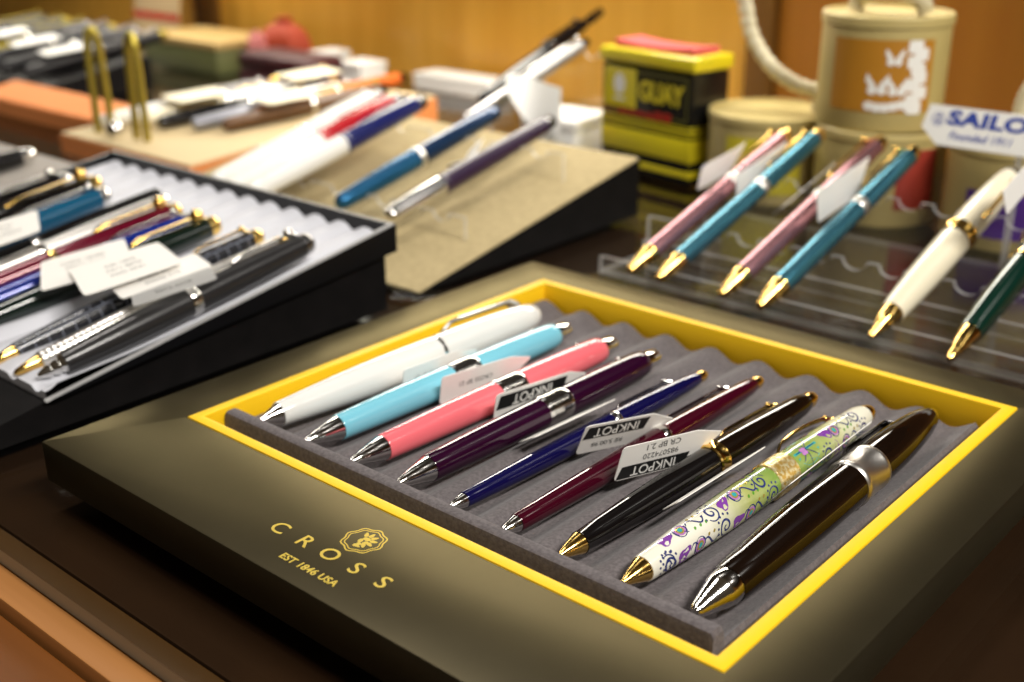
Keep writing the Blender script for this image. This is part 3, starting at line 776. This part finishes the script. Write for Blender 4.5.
# ------------------------------------------------------------------ black sloped stand and its tray of pens on the left
SL = .16                                                   # rise of both left stands
def tz(y): return .0125+(y+.016)*SL
def prism(bm, x0, x1, prof, mi=0, top_mi=None):
    """extrude a YZ polygon from x0 to x1"""
    a = [bm.verts.new((x0, y, z)) for y, z in prof]; b_ = [bm.verts.new((x1, y, z)) for y, z in prof]
    bm.faces.new(a); bm.faces.new(b_[::-1]); n = len(prof)
    for i in range(n): bm.faces.new((a[i], a[(i+1) % n], b_[(i+1) % n], b_[i]))
WS = empty('sloped_stand', (-.18, .05, 0), 'low black sloped stand carrying the white lined pen tray', 'stand')
bm = bmesh.new()
prism(bm, -.300, -.0590, [(-.075, 0), (.1440, 0), (.1440, tz(.144)-.0130), (-.0160, tz(-.016)-.0005), (-.075, tz(-.075)-.0005)])
bmesh.ops.bevel(bm, geom=list(bm.edges), offset=.0004, segments=1, affect='EDGES')
for v in bm.verts: v.co -= Vector((-.18, .05, 0))
obj('body', bm, BLACKMATT, WS)
TX0, TX1, TY0, TY1 = -.279, -.0565, -.0160, .1487
TR_ = empty('pen_tray', (-.168, .066, tz(.066)), 'black tray with white grooved lining tilted on the low stand', 'tray')
o_ = Vector((-.168, .066, tz(.066)))
def trp(name, bm, m, label=None, smooth=True):
    for v in bm.verts: v.co -= o_
    return obj(name, bm, m, TR_, smooth, label=label)
def fl(y): return tz(y)+.0006-.0068*(y-TY0)/(TY1-TY0)       # lining lies deeper towards the back
bm = bmesh.new(); prism(bm, TX0, TX1, [(TY1-.0020, tz(TY1)-.0125), (TY1, tz(TY1)-.0125), (TY1, tz(TY1)), (TY1-.0020, tz(TY1))]); trp('back_wall', bm, BLACKCARD)
for x0, x1 in ((TX0, TX0+.002), (TX1-.002, TX1)):
    bm = bmesh.new(); prism(bm, x0, x1, [(TY0, tz(TY0)-.0003), (TY1-.002, tz(TY1)-.0125), (TY1-.002, tz(TY1-.002)), (TY0, tz(TY0)+.0002)]); trp('side_wall', bm, BLACKCARD)
bm = bmesh.new()
gp = .0166; nx = 300
rws = []
ysn = [TY0-.001, TY0+.001, TY0+.004, .02, .06, .10, .14, TY1-.0024]
for y in ysn:
    row = []
    for i in range(nx+1):
        x = TX0+.0022+(TX1-TX0-.0044)*i/nx
        c_ = math.cos(2*PI*(x-TX1)/gp); d = .0030*(1-(1-(c_+1)/2)**1.6)-.0016
        if y < TY0+.003: d = min(0, d)
        row.append(bm.verts.new((x, y, fl(y)+.0010+d+(0.0015 if y < 0 else 0))))
    rws.append(row)
for a, b_ in zip(rws, rws[1:]):
    for i in range(nx): bm.faces.new((a[i], a[i+1], b_[i+1], b_[i]))
r0 = [bm.verts.new((v.co.x, v.co.y, tz(TY0)-.0002)) for v in rws[0]]
for i in range(nx): bm.faces.new((rws[0][i], rws[0][i+1], r0[i+1], r0[i]))
trp('grooved_lining', bm, INSERT, 'white grooved lining')
bm = bmesh.new()
prism(bm, TX1-.0019, TX1-.0002, [(TY0-.002, tz(TY0)-.0002), (TY1-.002, tz(TY1)-.001), (TY1-.002, tz(TY1)+.0004), (TY0-.002, tz(TY0)+.0006)])
trp('clear_edge_strip', bm, clear_mat('clear_strip', (.95, .95, .95), .75), 'clear plastic strip along the right edge')

GL = 'pens in the white lined tray'
DT = Vector((0, 1, SL)).normalized()
def tray_pen(label, x, ytail, L, segs, r, clip=None, dx=0.0):
    tl = Vector((x, ytail, tz(ytail)+r-.0006)); d = Vector((dx, 1, SL)).normalized()
    return build_pen('fountain_pen' if clip else 'ballpoint_pen', label, GL, tl-d*L, tl, segs, clip, 24)
def std(L, r, m, tipm, ringm, endm, capm=None, rt=.5):
    return [('tip', [(0, r*.15), (.001, r*.3), (.0095, r*.66), (.0100, r*.64)], tipm),
            ('barrel', [(.010, r*.7)]+bulge(.0104, L*rt, r*.72, r*.98, r*.94), m),
            ('ring', [(L*rt, r), (L*rt+.0005, r*1.05), (L*rt+.0035, r*1.05), (L*rt+.004, r)], ringm),
            ('cap', bulge(L*rt+.004, L-.006, r, r*.85, r*.98), capm or m),
            ('end_cap', [(L-.006, r*.8), (L-.003, r*.8), (L-.001, r*.66), (L, r*.4)], endm)]
def clp(m, L, r, t1=.092, ang=1.75, w=.0016): return dict(m=m, ang=ang, t_root=L-.007, t_free=t1, r_root=r*.9, r_free=r, w=w, th=.0006, h=.0014)
NAVYBK = mat('black_blue_lacquer', (.010, .012, .022), .15, 0, .5)
CHK = mat('chequered_lacquer', (.012, .014, .024), .2, 0, .4)
nt = CHK.node_tree; b = nt.nodes['Principled BSDF']
tc = nt.nodes.new('ShaderNodeTexCoord'); br = nt.nodes.new('ShaderNodeTexBrick'); mp = nt.nodes.new('ShaderNodeMapping'); mp.inputs['Rotation'].default_value = (0, 0, PI/2)
br.inputs['Color1'].default_value = br.inputs['Color2'].default_value = (.008, .009, .014, 1); br.inputs['Mortar'].default_value = (.12, .13, .16, 1)
br.inputs['Scale'].default_value = 90; br.inputs['Mortar Size'].default_value = .03
nt.links.new(tc.outputs['Object'], mp.inputs[0]); nt.links.new(mp.outputs[0], br.inputs[0]); nt.links.new(br.outputs[0], b.inputs['Base Color'])
MIDGREY = mat('graphite_lacquer', (.022, .021, .022), .28, .2, .3)
TEALB = mat('teal_blue_lacquer', (.01, .10, .20), .12, .2, .5)
DKGREEN = mat('bottle_green_lacquer', (.004, .012, .008), .12, 0, .5)
L_ = .1265
sg = std(L_, .0058, MIDGREY, CHROME, CHROME, DARKCHROME)
sg[0] = ('tip', [(0, .0008)]+[q for k in range(5) for q in ((.0030+k*.0032, .0020+k*.00045), (.0045+k*.0032, .0024+k*.00045), (.0052+k*.0032, .0018+k*.00045))], CHROME, 'stepped chrome tip')
tray_pen('dark grey pen with stepped chrome tip along the right edge of the white lined tray', -.0675, .1105, L_, sg, .0058, clp(CHROME, L_, .0058, .088, 1.9, .0024))
L_ = .126
sg = std(L_, .0042, SATIN, GOLD, SATIN, GOLD)
sg[1] = ('barrel', [(.010, .0030)]+[q for k in range(22) for q in ((.0105+k*.0024, .0034+min(k, 10)*.00007), (.0121+k*.0024, .0034+min(k, 10)*.00007), (.0123+k*.0024, .0031+min(k, 10)*.00007))], SATIN, 'ribbed silver barrel')
sg[1] = (sg[1][0], [q for q in sg[1][1] if q[0] < .0625]+[(.063, .0041)], SATIN, 'ribbed silver barrel')
tray_pen('ribbed silver pen with gold tip in the white lined tray', -.0808, .1080, L_, sg, .0042)
L_ = .126
tray_pen('black chequered pen with gold tip in the white lined tray', -.0955, .1065, L_, std(L_, .0046, CHK, GOLD, SATIN, GOLD), .0046, clp(GOLD, L_, .0046))
L_ = .132
tray_pen('bottle green pen with wide gold clip in the white lined tray', -.1225, .1040, L_, std(L_, .0056, DKGREEN, GOLD, GOLD, GOLD), .0056, clp(GOLD, L_, .0056, .09, 1.75, .0034), .06)
tray_pen('royal blue pen with silver clip in the white lined tray', -.1375, .1020, L_, std(L_, .0054, mat('bright_blue_lacquer', (.006, .022, .22), .12, .2, .5), CHROME, CHROME, CHROME), .0054, clp(CHROME, L_, .0054), .06)
tray_pen('deep red pen with gold clip in the white lined tray', -.1540, .1060, L_, std(L_, .0054, mat('deep_red_lacquer', (.14, .004, .02), .12, .2, .5), GOLD, GOLD, GOLD), .0054, clp(GOLD, L_, .0054, .09, 1.75, .0034), .05)
tray_pen('plain silver pen in the white lined tray', -.1745, .1130, .138, std(.138, .0042, SATIN, CHROME, CHROME, CHROME), .0042)
tray_pen('thin black pen beside the plain silver pen in the white lined tray', -.1885, .1180, .138, std(.138, .0036, BLACK, CHROME, CHROME, BLACK), .0036)
tray_pen('teal blue pen with silver clip in the white lined tray', -.2060, .1010, .135, std(.135, .0058, TEALB, CHROME, CHROME, CHROME), .0058, clp(CHROME, .135, .0058, .085, 1.75, .002))
tray_pen('black pen with broad gold clip in the white lined tray', -.2265, .1090, .135, std(.135, .0056, BLACK, GOLD, GOLD, GOLD), .0056, clp(GOLD, .135, .0056, .085, 1.75, .0036))
tray_pen('black pen with chrome clip along the left side of the white lined tray', -.2470, .1040, .135, std(.135, .0054, BLACK, CHROME, CHROME, CHROME), .0054, clp(CHROME, .135, .0054, .085, 1.75, .0022))
# paper tags lying over those pens
def flat_tag(label, pts, group, lines=3, m=PAPER, dz=0.0):
    pts = [Vector(p)+Vector((0, 0, dz)) for p in pts]
    c = sum(pts, Vector())/4
    o = empty('price_tag', Matrix.Translation(c), label, 'price tag', group)
    n = (pts[1]-pts[0]).cross(pts[3]-pts[0]).normalized()
    if n.z < 0: n = -n
    q = []
    for i in range(4):
        p, a, b_ = pts[i], pts[i-1], pts[(i+1) % 4]
        for s in (.88, .97): q.append(p*s+a*(1-s) if s == .88 else p*s+(a+b_)/2*(1-s))
        q.append(p*.88+b_*.12)
    q = [p-n*((p-c).dot(n))-c for p in q]
    bm = bmesh.new(); add_plate(bm, q, n, .0003); obj('paper', bm, m, o, smooth=False)
    u = (pts[2]-pts[1]).normalized(); v = n.cross(u).normalized()
    for k in range(lines):
        rnd = random.Random(k+int(abs(c.x)*1e4))
        s = ' '.join(''.join(rnd.choice('0123456789') for _ in range(rnd.choice((3, 4, 5)))) for _ in range(2))
        text_obj('print', s, .0034, GREYINK, frame(n*.00034-v*(k-(lines-1)/2)*.0052, u, v), o, 1, 0, ext=.00001)
    return o
GTL = 'paper tags in the white lined tray'
ta = lambda x, y, h=.013: (x, y, tz(y)+h)
flat_tag('large white printed tag lying over the red and blue pens', [ta(-.1420, .0300), ta(-.1150, .0150), ta(-.1020, .0480), ta(-.1300, .0620)], GTL)
flat_tag('white printed tag over the green pen, overlapping the large tag', [ta(-.1200, .0300, .0150), ta(-.0900, .0190, .0150), ta(-.0800, .0570, .0150), ta(-.1080, .0640, .0150)], GTL)
flat_tag('white printed tag lying over the chequered pen', [ta(-.0940, .0320, .0125), ta(-.0790, .0280, .0125), ta(-.0710, .0640, .0125), ta(-.0890, .0680, .0125)], GTL, 2)
flat_tag('narrow translucent tag beside the dark grey pen at the tray edge', [ta(-.0755, .0300, .0138), ta(-.0665, .0250, .0138), ta(-.0570, .0560, .0138), ta(-.0690, .0610, .0138)], GTL, 1, clear_mat('translucent_tag', (.85, .85, .82), .55))
flat_tag('white printed tag over the teal blue pen', [ta(-.2060, .0250, .014), ta(-.1760, .0130, .014), ta(-.1720, .0470, .014), ta(-.1980, .0600, .014)], GTL)

# ------------------------------------------------------------------ beige sloped stand with its clear rails and pens
BS = empty('sloped_stand', (-.20, .255, 0), 'sloped display stand with beige felt top and black sides', 'stand')
def wz(y): return .0008+(y-.170)*.0318/.170
ob = Vector((-.20, .255, 0))
bm = bmesh.new(); prism(bm, -.3000, -.0636, [(.168, 0), (.340, 0), (.340, wz(.340)-.0010), (.168, wz(.168)-.0006)])
for v in bm.verts: v.co -= ob
obj('body', bm, BLACKMATT, BS, smooth=False, label='black body')
bm = bmesh.new(); prism(bm, -.3000, -.0640, [(.1682, wz(.1682)-.0005), (.3396, wz(.3396)-.0009), (.3396, wz(.3396)), (.1682, wz(.1682))])
for v in bm.verts: v.co -= ob
obj('felt_top', bm, BEIGE, BS, smooth=False, label='beige felt top')
RK = empty('acrylic_pen_rack', (-.17, .25, wz(.25)), 'clear rack with two notched rails standing on the beige slope', 'rack')
orr = Vector((-.17, .25, wz(.25)))
def rk(name, bm):
    for v in bm.verts: v.co -= orr
    return obj(name, bm, [ACRYL, ACRYL_EDGE], RK, smooth=False)
wx = [-.1573, -.1173, -.1400, -.1760, -.2039, -.2187, -.2313, -.0985]; wx.sort()
bm = bmesh.new(); rail(bm, -.248, -.082, .2180, wz(.218)+.0004, .0215, wx, .0055, .0022); rk('scalloped_rail', bm)
bm = bmesh.new(); rail(bm, -.248, -.082, .2950, wz(.295)+.0004, .0395, wx, .0055, .0022); rk('scalloped_rail', bm)
GW = 'pens on the beige sloped stand'
def wpen(label, tp, tl, segs, clip=None):
    return build_pen('fountain_pen', label, GW, tp, tl, segs, clip, 24)
RBLUE = mat('steel_blue_metal', (.02, .13, .28), .25, .7); DBLUE = mat('deep_blue_metal', (.008, .035, .10), .2, .5, .3)
PURP = mat('dark_purple_lacquer', (.022, .006, .035), .3, 0, .1); WPL = mat('pearl_white_lacquer', (.85, .84, .80), .2, 0, .4)
REDP = mat('bright_red_lacquer', (.42, .006, .012), .15, 0, .5); NVY = mat('midnight_blue_lacquer', (.006, .010, .10), .15, 0, .5)
def two(L, r, mb, mc, ringm, endm, s=.5, tipm=None):
    return [('barrel', [(0, r*.45), (.002, r*.72)]+bulge(.003, L*s, r*.78, r*.98, r*.96), mb),
            ('ring', [(L*s, r), (L*s+.0004, r*1.04), (L*s+.003, r*1.04), (L*s+.0034, r)], ringm),
            ('cap', bulge(L*s+.0034, L-.008, r*.99, r*.86, r*.98), mc),
            ('end_cap', [(L-.008, r*.8), (L-.002, r*.72), (L, r*.5)], endm)]
tp, tl = Vector((-.1573, .2020, .0187)), Vector((-.1573, .3280, .0485)); L_ = (tl-tp).length
wpen('steel blue pen with dark blue cap on the beige slope', tp, tl, two(L_, .0056, RBLUE, DBLUE, SATIN, DBLUE, .46), None)
tp, tl = Vector((-.1173, .1990, .0192)), Vector((-.1173, .3300, .0478)); L_ = (tl-tp).length
wpen('silver pen with long dark purple cap, foremost on the beige slope', tp, tl, two(L_, .0054, CHROME, PURP, PURP, BLACK, .30), None)
for lab, x, y1, z1, mb, mc, L_ in (('pearl white pen with black end on the beige slope', -.2330, .3070, .0525, WPL, WPL, .132),
                                 ('white barrelled pen with bright red cap on the beige slope', -.2187, .3090, .0515, WPL, REDP, .134),
                                 ('white barrelled pen with midnight blue cap on the beige slope', -.2039, .3140, .0515, WPL, NVY, .136)):
    d = Vector((0, 1, .238)).normalized(); tl = Vector((x, y1, z1)); r_ = .0060
    wpen(lab, tl-d*L_, tl, two(L_, r_, mb, mc, mc if mc is not WPL else CHROME, BLACK, .50), clp(mc, L_, r_, .085, 2.4))
GREYM0 = mat('brushed_silver', (.34, .34, .34), .45, .7)
# two steep pens in a clear cradle further back
CR = empty('acrylic_pen_cradle', (-.212, .43, 0), 'clear cradle propping up a black pen and a silver pen', 'stand')
bm = bmesh.new(); rail(bm, -.030, .028, -.016, .0030, .0430, [-.0159, .014], .0055, .003)
obj('notched_plate', bm, [ACRYL, ACRYL_EDGE], CR, smooth=False)
bm = bmesh.new(); rail(bm, -.030, .028, .0400, .0030, .0625, [-.0159, .014], .0055, .003)
obj('notched_plate', bm, [ACRYL, ACRYL_EDGE], CR, smooth=False)
bm = stbox(-.030, .028, -.050, .060, 0, .0028); obj('base_plate', bm, [ACRYL, ACRYL_EDGE], CR, smooth=False)
tp, tl = Vector((-.2279, .3894, .0380)), Vector((-.2279, .5211, .0836)); L_ = (tl-tp).length
wpen('black pen tilted up steeply against the wooden wall', tp, tl, [
    ('barrel', [(0, .002), (.002, .0032)]+bulge(.003, L_*.55, .0036, .0052, .0050), BLACK), ('ring', [(L_*.55, .0054), (L_*.55+.003, .0054)], CHROME),
    ('cap', bulge(L_*.55+.003, L_-.022, .0052, .0040, .0050), BLACK), ('push_button', [(L_-.022, .0022), (L_-.016, .0022), (L_-.015, .0034), (L_-.002, .0032), (L_, .002)], BLACK)], clp(BLACK, L_-.02, .0048, .07, 1.9))
tp, tl = Vector((-.1980, .3420, .0345)), Vector((-.1980, .4660, .0705)); L_ = (tl-tp).length
wpen('silver pen tilted up beside the steep black pen', tp, tl, two(L_, .0046, DARKCHROME, GREYM0, CHROME, DARKCHROME, .42), clp(CHROME, L_, .0046, .06, 1.9))
# white tags on this stand
def loose_tag(label, c, l, w, group='paper tags on the beige stand', curl=.004, m=PAPER_LIT):
    c, l, w = Vector(c), Vector(l), Vector(w)
    o = empty('price_tag', Matrix.Translation(c), label, 'price tag', group)
    n = l.cross(w).normalized(); bm = bmesh.new(); N_ = 10
    rows = []
    for i in range(N_+1):
        s = i/N_; p = l*(s-.5)+n*curl*math.sin(PI*s*1.3); k = .35+.65*min(1, s*3)
        rows.append([bm.verts.new(p-w*.5*k), bm.verts.new(p+w*.5*k), bm.verts.new(p+w*.5*k+n*.0004), bm.verts.new(p-w*.5*k+n*.0004)])
    for a, b_ in zip(rows, rows[1:]):
        for k in range(4): bm.faces.new((a[k], a[(k+1) % 4], b_[(k+1) % 4], b_[k]))
    bm.faces.new(rows[0]); bm.faces.new(rows[-1][::-1])
    obj('paper', bm, m, o)
    return o
loose_tag('bright curled white tag hanging behind the dark purple cap', (-.1720, .3780, .0470), (.034, .012, -.018), (.008, -.012, -.026), curl=.008)
loose_tag('white paper tag between the steel blue and dark purple pens', (-.1270, .2670, .0370), (.002, .022, .006), (.010, .000, .008), curl=.003)
loose_tag('broad white tag lying to the left of the pearl white pen', (-.2500, .2500, .0370), (.004, .055, .010), (.020, 0, .006), curl=.003)
def carton(label, x, y, z, w, d, h, m=PAPER_LIT, rot=0.0, cat='box'):
    o = empty('paper_box', Matrix.Translation((x, y, z)) @ Matrix.Rotation(rot, 4, 'Z'), label, cat, 'small boxes in front of the wall')
    box_obj('body', (-w/2, w/2, -d/2, d/2, 0, h*.72), m, o, .0008); box_obj('lid', (-w/2-.0008, w/2+.0008, -d/2-.0008, d/2+.0008, h*.72+.0002, h), m, o, .0008)
    return o
carton('white box on the counter between the beige stand and the tea tin', -.1950, .4400, 0, .042, .045, .026, rot=.1)

# ------------------------------------------------------------------ far left, out of focus
DT2 = .12
def wedge_stand(label, x0, x1, y0, y1, z0, z1, mside, mtop):
    o = empty('sloped_stand', ((x0+x1)/2, (y0+y1)/2, 0), label, 'stand'); c = Vector(((x0+x1)/2, (y0+y1)/2, 0))
    bm = bmesh.new(); prism(bm, x0, x1, [(y0, 0), (y1, 0), (y1, z1-.001), (y0, z0-.001)])
    for v in bm.verts: v.co -= c
    obj('body', bm, mside, o, smooth=False)
    bm = bmesh.new(); prism(bm, x0+.001, x1-.001, [(y0+.001, z0-.0009), (y1-.001, z1-.0009), (y1-.001, z1+.0004), (y0+.001, z0+.0004)])
    for v in bm.verts: v.co -= c
    obj('cloth_top', bm, mtop, o, smooth=False)
    return lambda y: z0+(z1-z0)*(y-y0)/(y1-y0)
f1 = wedge_stand('terracotta stand with cream top behind the white lined tray', -.460, -.3080, .2150, .4300, .0130, .0250, TERRA, CREAMTOP)
f2 = wedge_stand('terracotta stand at the far left beneath the black stand', -.6600, -.4750, .2550, .2900, .0120, .0180, TERRA, TERRA)
f3 = wedge_stand('black stand with tagged pens at the far left', -.9600, -.6300, .2950, .4000, .0130, .0270, BLACKMATT, BLACKMATT)
f4 = wedge_stand('flat grey stand to the left of the white lined tray', -.5600, -.3150, -.0200, .1500, .0060, .0240, BLACKMATT, mat('pale_grey_cloth', (.34, .31, .28), .8))
GF = 'pens on the stands at the far left'
def fpen(label, x, y0, fz, L, r, mb, mc, endm, dx=0.0, clipm=None):
    y1 = y0+L*.985; d = Vector((dx, 1, (fz(y1)-fz(y0))/(y1-y0))).normalized()
    tp = Vector((x, y0, fz(y0)+r+.0006))
    return build_pen('fountain_pen', label, GF, tp, tp+d*L, two(L, r, mb, mc, CHROME, endm), clp(clipm, L, r, .08, 1.8, .002) if clipm else None, 20)
GREYM = mat('grey_metal', (.30, .31, .36), .3, .7)
for a in (('white pen nearest the left end of the terracotta stand', -.4400, .2350, WPL, WPL, BLACK, .10, CHROME), ('cream pen second from the left on the terracotta stand', -.4200, .2500, CREAM_P, WPL, GOLD, .10, GOLD),
          ('dark pen with chrome clip on the terracotta stand', -.4000, .2550, BLACK, BLACK, CHROME, .10, CHROME), ('grey metal pen on the terracotta stand', -.3750, .2650, GREYM, GREYM, TEALB, .10, CHROME),
          ('brown pen behind the grey metal pen on the terracotta stand', -.3550, .2750, WALNUT, WALNUT, BLACK, .10, BRASS), ('dark blue pen beside the brown pen on the terracotta stand', -.4300, .2900, NVY, NVY, GOLD, .10, GOLD),
          ('orange pen at the right end of the terracotta stand', -.3650, .3100, mat('orange_lacquer', (.55, .12, .02), .3), mat('orange_cap_lacquer', (.55, .12, .02), .3), BLACK, .05, None)):
    fpen(a[0], a[1], a[2], f1, .138, .0056, a[3], a[4], a[5], a[6], a[7])
SOFTBLACK = mat('soft_black_resin', (.008, .007, .009), .45)
for k in range(6):
    lb = ('black tagged pen nearest the black stand\'s left end', 'black tagged pen, second from the left end of the black stand', 'gold banded pen on the black stand', 'black tagged pen right of the gold banded pen',
          'dark pen with chrome clip on the black stand', 'black pen at the right end of the black stand')[k]
    x = -.8850+k*.042
    fpen(lb, x, .3050, f3, .140, .0060, SOFTBLACK if k != 2 else BRASS, SOFTBLACK, BRASS if k % 2 else DARKCHROME, .05, BRASS if k < 3 else DARKCHROME)
for k, (x, y, h) in enumerate(((-.8000, .3500, .016), (-.7350, .3450, .016), (-.6750, .3400, .015))):
    z = f3(y)+h
    flat_tag(('white tag on the pens at the left of the black stand', 'white tag over the middle pens of the black stand', 'white tag near the right end of the black stand')[k],
             [(x-.020, y-.010, z), (x+.012, y-.018, z), (x+.020, y+.022, z+.004), (x-.012, y+.030, z+.004)], 'paper tags at the far left', 0, PAPER_LIT)
for k, (x, y, lb) in enumerate(((-.4150, .2950, 'cream paper tag across the white pens on the terracotta stand'), (-.3550, .3250, 'cream paper tag beside the grey metal pen'), (-.4000, .3850, 'cream paper tag at the back of the terracotta stand'))):
    z = f1(y)+.0145
    flat_tag(lb, [(x-.020, y-.014, z), (x+.014, y-.020, z), (x+.020, y+.020, z+.002), (x-.012, y+.026, z+.002)], 'paper tags at the far left', 0, mat('cream_paper', (.85, .78, .58), .6))
fpen('navy pen with gold clip on the flat grey stand', -.4300, .0150, f4, .136, .0058, NVY, NVY, GOLD, .05, GOLD)
fpen('black pen on the flat grey stand beside the tray', -.3550, .0050, f4, .134, .0056, BLACK, BLACK, CHROME, .05, None)
# brass wire easel with two hairpin uprights behind the tray
EZ = empty('wire_easel', (-.4130, .2360, 0), 'brass wire easel with two tall hairpin uprights', 'easel')
for x, w, tw in ((-.022, .0045, 1.1), (.022, .0062, 0.0)):
    pts = spline([(x-w, 0, .0016), (x-w*.95, 0, .03), (x-w*.75, 0, .060), (x, 0, .067), (x+w*.75, 0, .060), (x+w*.95, 0, .03), (x+w, 0, .0016)], 40)
    if tw: pts = [Vector((x+(p.x-x)*.45+p.z*(-.05), (p.x-x)*.9, p.z)) for p in pts]
    bm = bmesh.new(); add_sweep(bm, pts, (.0026, .0026), Vector((0, 1, 0)), seg=8); obj('upright', bm, BRASS, EZ)
bm = bmesh.new(); add_sweep(bm, [Vector((-.032, 0, .0016)), Vector((0, -.002, .0016)), Vector((.032, 0, .0016))], (.0016, .0016), Vector((0, 1, 0)), seg=8); obj('cross_bar', bm, BRASS, EZ)
bm = bmesh.new(); bmesh.ops.create_uvsphere(bm, u_segments=16, v_segments=10, radius=.0060, matrix=Matrix.Translation((0, -.006, .0150)))
add_lathe(bm, [(.0, .004), (.008, .003), (.012, .003)], 14, M=Matrix.Translation((0, -.006, 0)) @ Matrix.Rotation(PI/2, 4, 'X')); obj('finial', bm, CHROME, EZ, label='round chrome knob')
EZ.scale = (1, 1, 1.22)
# small things against the wall
carton('white cube box left of the long white box by the wall', -.5550, .5400, 0, .024, .03, .024)
carton('white cube box beside the red rosette pouch', -.4950, .5250, 0, .032, .03, .022)
carton('long flat white box in front of the wall', -.4050, .5600, 0, .090, .03, .014)
RP = empty('fabric_pouch', (-.6050, .5300, 0), 'red orange fabric pouch with a pink rosette on its front', 'pouch')
bm = bmesh.new(); bmesh.ops.create_uvsphere(bm, u_segments=28, v_segments=18, radius=1)
for v in bm.verts:
    a = math.atan2(v.co.y, v.co.x); g = 1+.06*math.sin(a*7)*(1-abs(v.co.z)*.4)
    v.co = Vector((v.co.x*.036*g, v.co.y*.026*g, max(-.92, v.co.z)*.030+.0278))
add_lathe(bm, [(-.062, .010), (-.055, .007), (-.050, .012)], 16, M=Matrix.Rotation(PI/2, 4, 'X') @ Matrix.Rotation(PI, 4, 'X'))
obj('bag', bm, mat('red_orange_cloth', (.40, .045, .010), .7), RP)
RP.scale = (.82, .82, .82)
bm = bmesh.new()
for k in range(3):
    ring = [.016, .011, .006][k]
    for i in range(8):
        a = i*PI/4+k*.4; bmesh.ops.create_uvsphere(bm, u_segments=8, v_segments=6, radius=.0058-.001*k, matrix=Matrix.Translation((-.014+ring*math.cos(a)*.8, -.029-.004*k, .030+ring*math.sin(a)*.9)) @ Matrix.Scale(.5, 4, (0, 1, 0)))
obj('rosette', bm, mat('pink_cloth', (.75, .28, .26), .7), RP, label='pink rosette')
CD = empty('leaning_card', Matrix.Translation((-.840, .5400, .0010)) @ Matrix.Rotation(-.16, 4, 'X'), 'beige card with red stripe leaning against the wall', 'card')
bm = bmesh.new(); add_box(bm, -.042, .042, 0, .0016, .008, .150, .0002); obj('sheet', bm, mat('beige_card', (.60, .44, .24), .6), CD)
bm = bmesh.new(); add_box(bm, -.042, .042, -.0004, 0, .030, .037); obj('stripe', bm, TINR, CD, label='red stripe')
bm = bmesh.new(); add_box(bm, -.045, .045, -.010, .0050, 0, .008, .0004); obj('ledge', bm, mat('ledge_card', (.62, .52, .34), .6), CD)
box_obj('tmp', (0, .001, 0, .001, 0, .001), BLACK).name = 'tmp'
bpy.data.objects.remove(bpy.data.objects['tmp'])
gb = empty('green_box', (-.7050, .5150, 0), 'dull green flat box with cream lid near the card', 'box')
box_obj('body', (-.060, .060, -.035, .035, 0, .022), mat('dull_green_card', (.13, .14, .045), .6), gb, .001); box_obj('lid', (-.061, .061, -.036, .036, .0222, .029), mat('tan_card', (.50, .34, .12), .6), gb, .001)
dk = empty('eyeglass_case', (-.5500, .4680, 0), 'dark burgundy case behind the brass easel', 'case')
bm = bmesh.new(); add_box(bm, -.032, .060, -.012, .034, 0, .016, .004); obj('base', bm, mat('burgundy_leather', (.06, .010, .014), .5), dk)
bm = bmesh.new(); add_box(bm, -.032, .060, -.012, .034, .0163, .030, .005); obj('lid', bm, mat('burgundy_leather_lid', (.06, .010, .014), .5), dk)

# ------------------------------------------------------------------ light: the shop's ceiling lamps and its dim warm surroundings
def area(name, loc, target, sx_, sy_, power, col):
    l = bpy.data.lights.new(name, 'AREA'); l.shape = 'RECTANGLE'; l.size = sx_; l.size_y = sy_; l.energy = power; l.color = col
    o = bpy.data.objects.new(name, l); COL.objects.link(o); o.location = loc
    o.rotation_euler = (Vector(target)-Vector(loc)).to_track_quat('-Z', 'Y').to_euler()
    return o
area('shelf_lamp', (-.80, .480, .231), (-.74, .32, 0), .52, .09, 2.1, (1, .93, .80))
area('shelf_lamp', (-.20, .480, .231), (-.18, .32, 0), .46, .09, 2.1, (1, .93, .80))
area('ceiling_lamp', (.90, .00, 1.00), (.05, .12, 0), .70, .14, 18, (1, .95, .88))
area('ceiling_lamp', (-.50, .10, 1.30), (-.20, .15, 0), .50, .14, 6, (1, .95, .88))
w = bpy.data.worlds.new('world'); SC.world = w; w.use_nodes = True
w.node_tree.nodes['Background'].inputs[0].default_value = (1.0, .74, .47, 1); w.node_tree.nodes['Background'].inputs[1].default_value = .05
SC.view_settings.view_transform = 'Standard'; SC.view_settings.look = 'None'; SC.view_settings.gamma = 1; SC.view_settings.use_curve_mapping = False
SC.view_settings.exposure = 0.14
SC.cycles.max_bounces = 10; SC.cycles.transparent_max_bounces = 24; SC.cycles.sample_clamp_indirect = 6
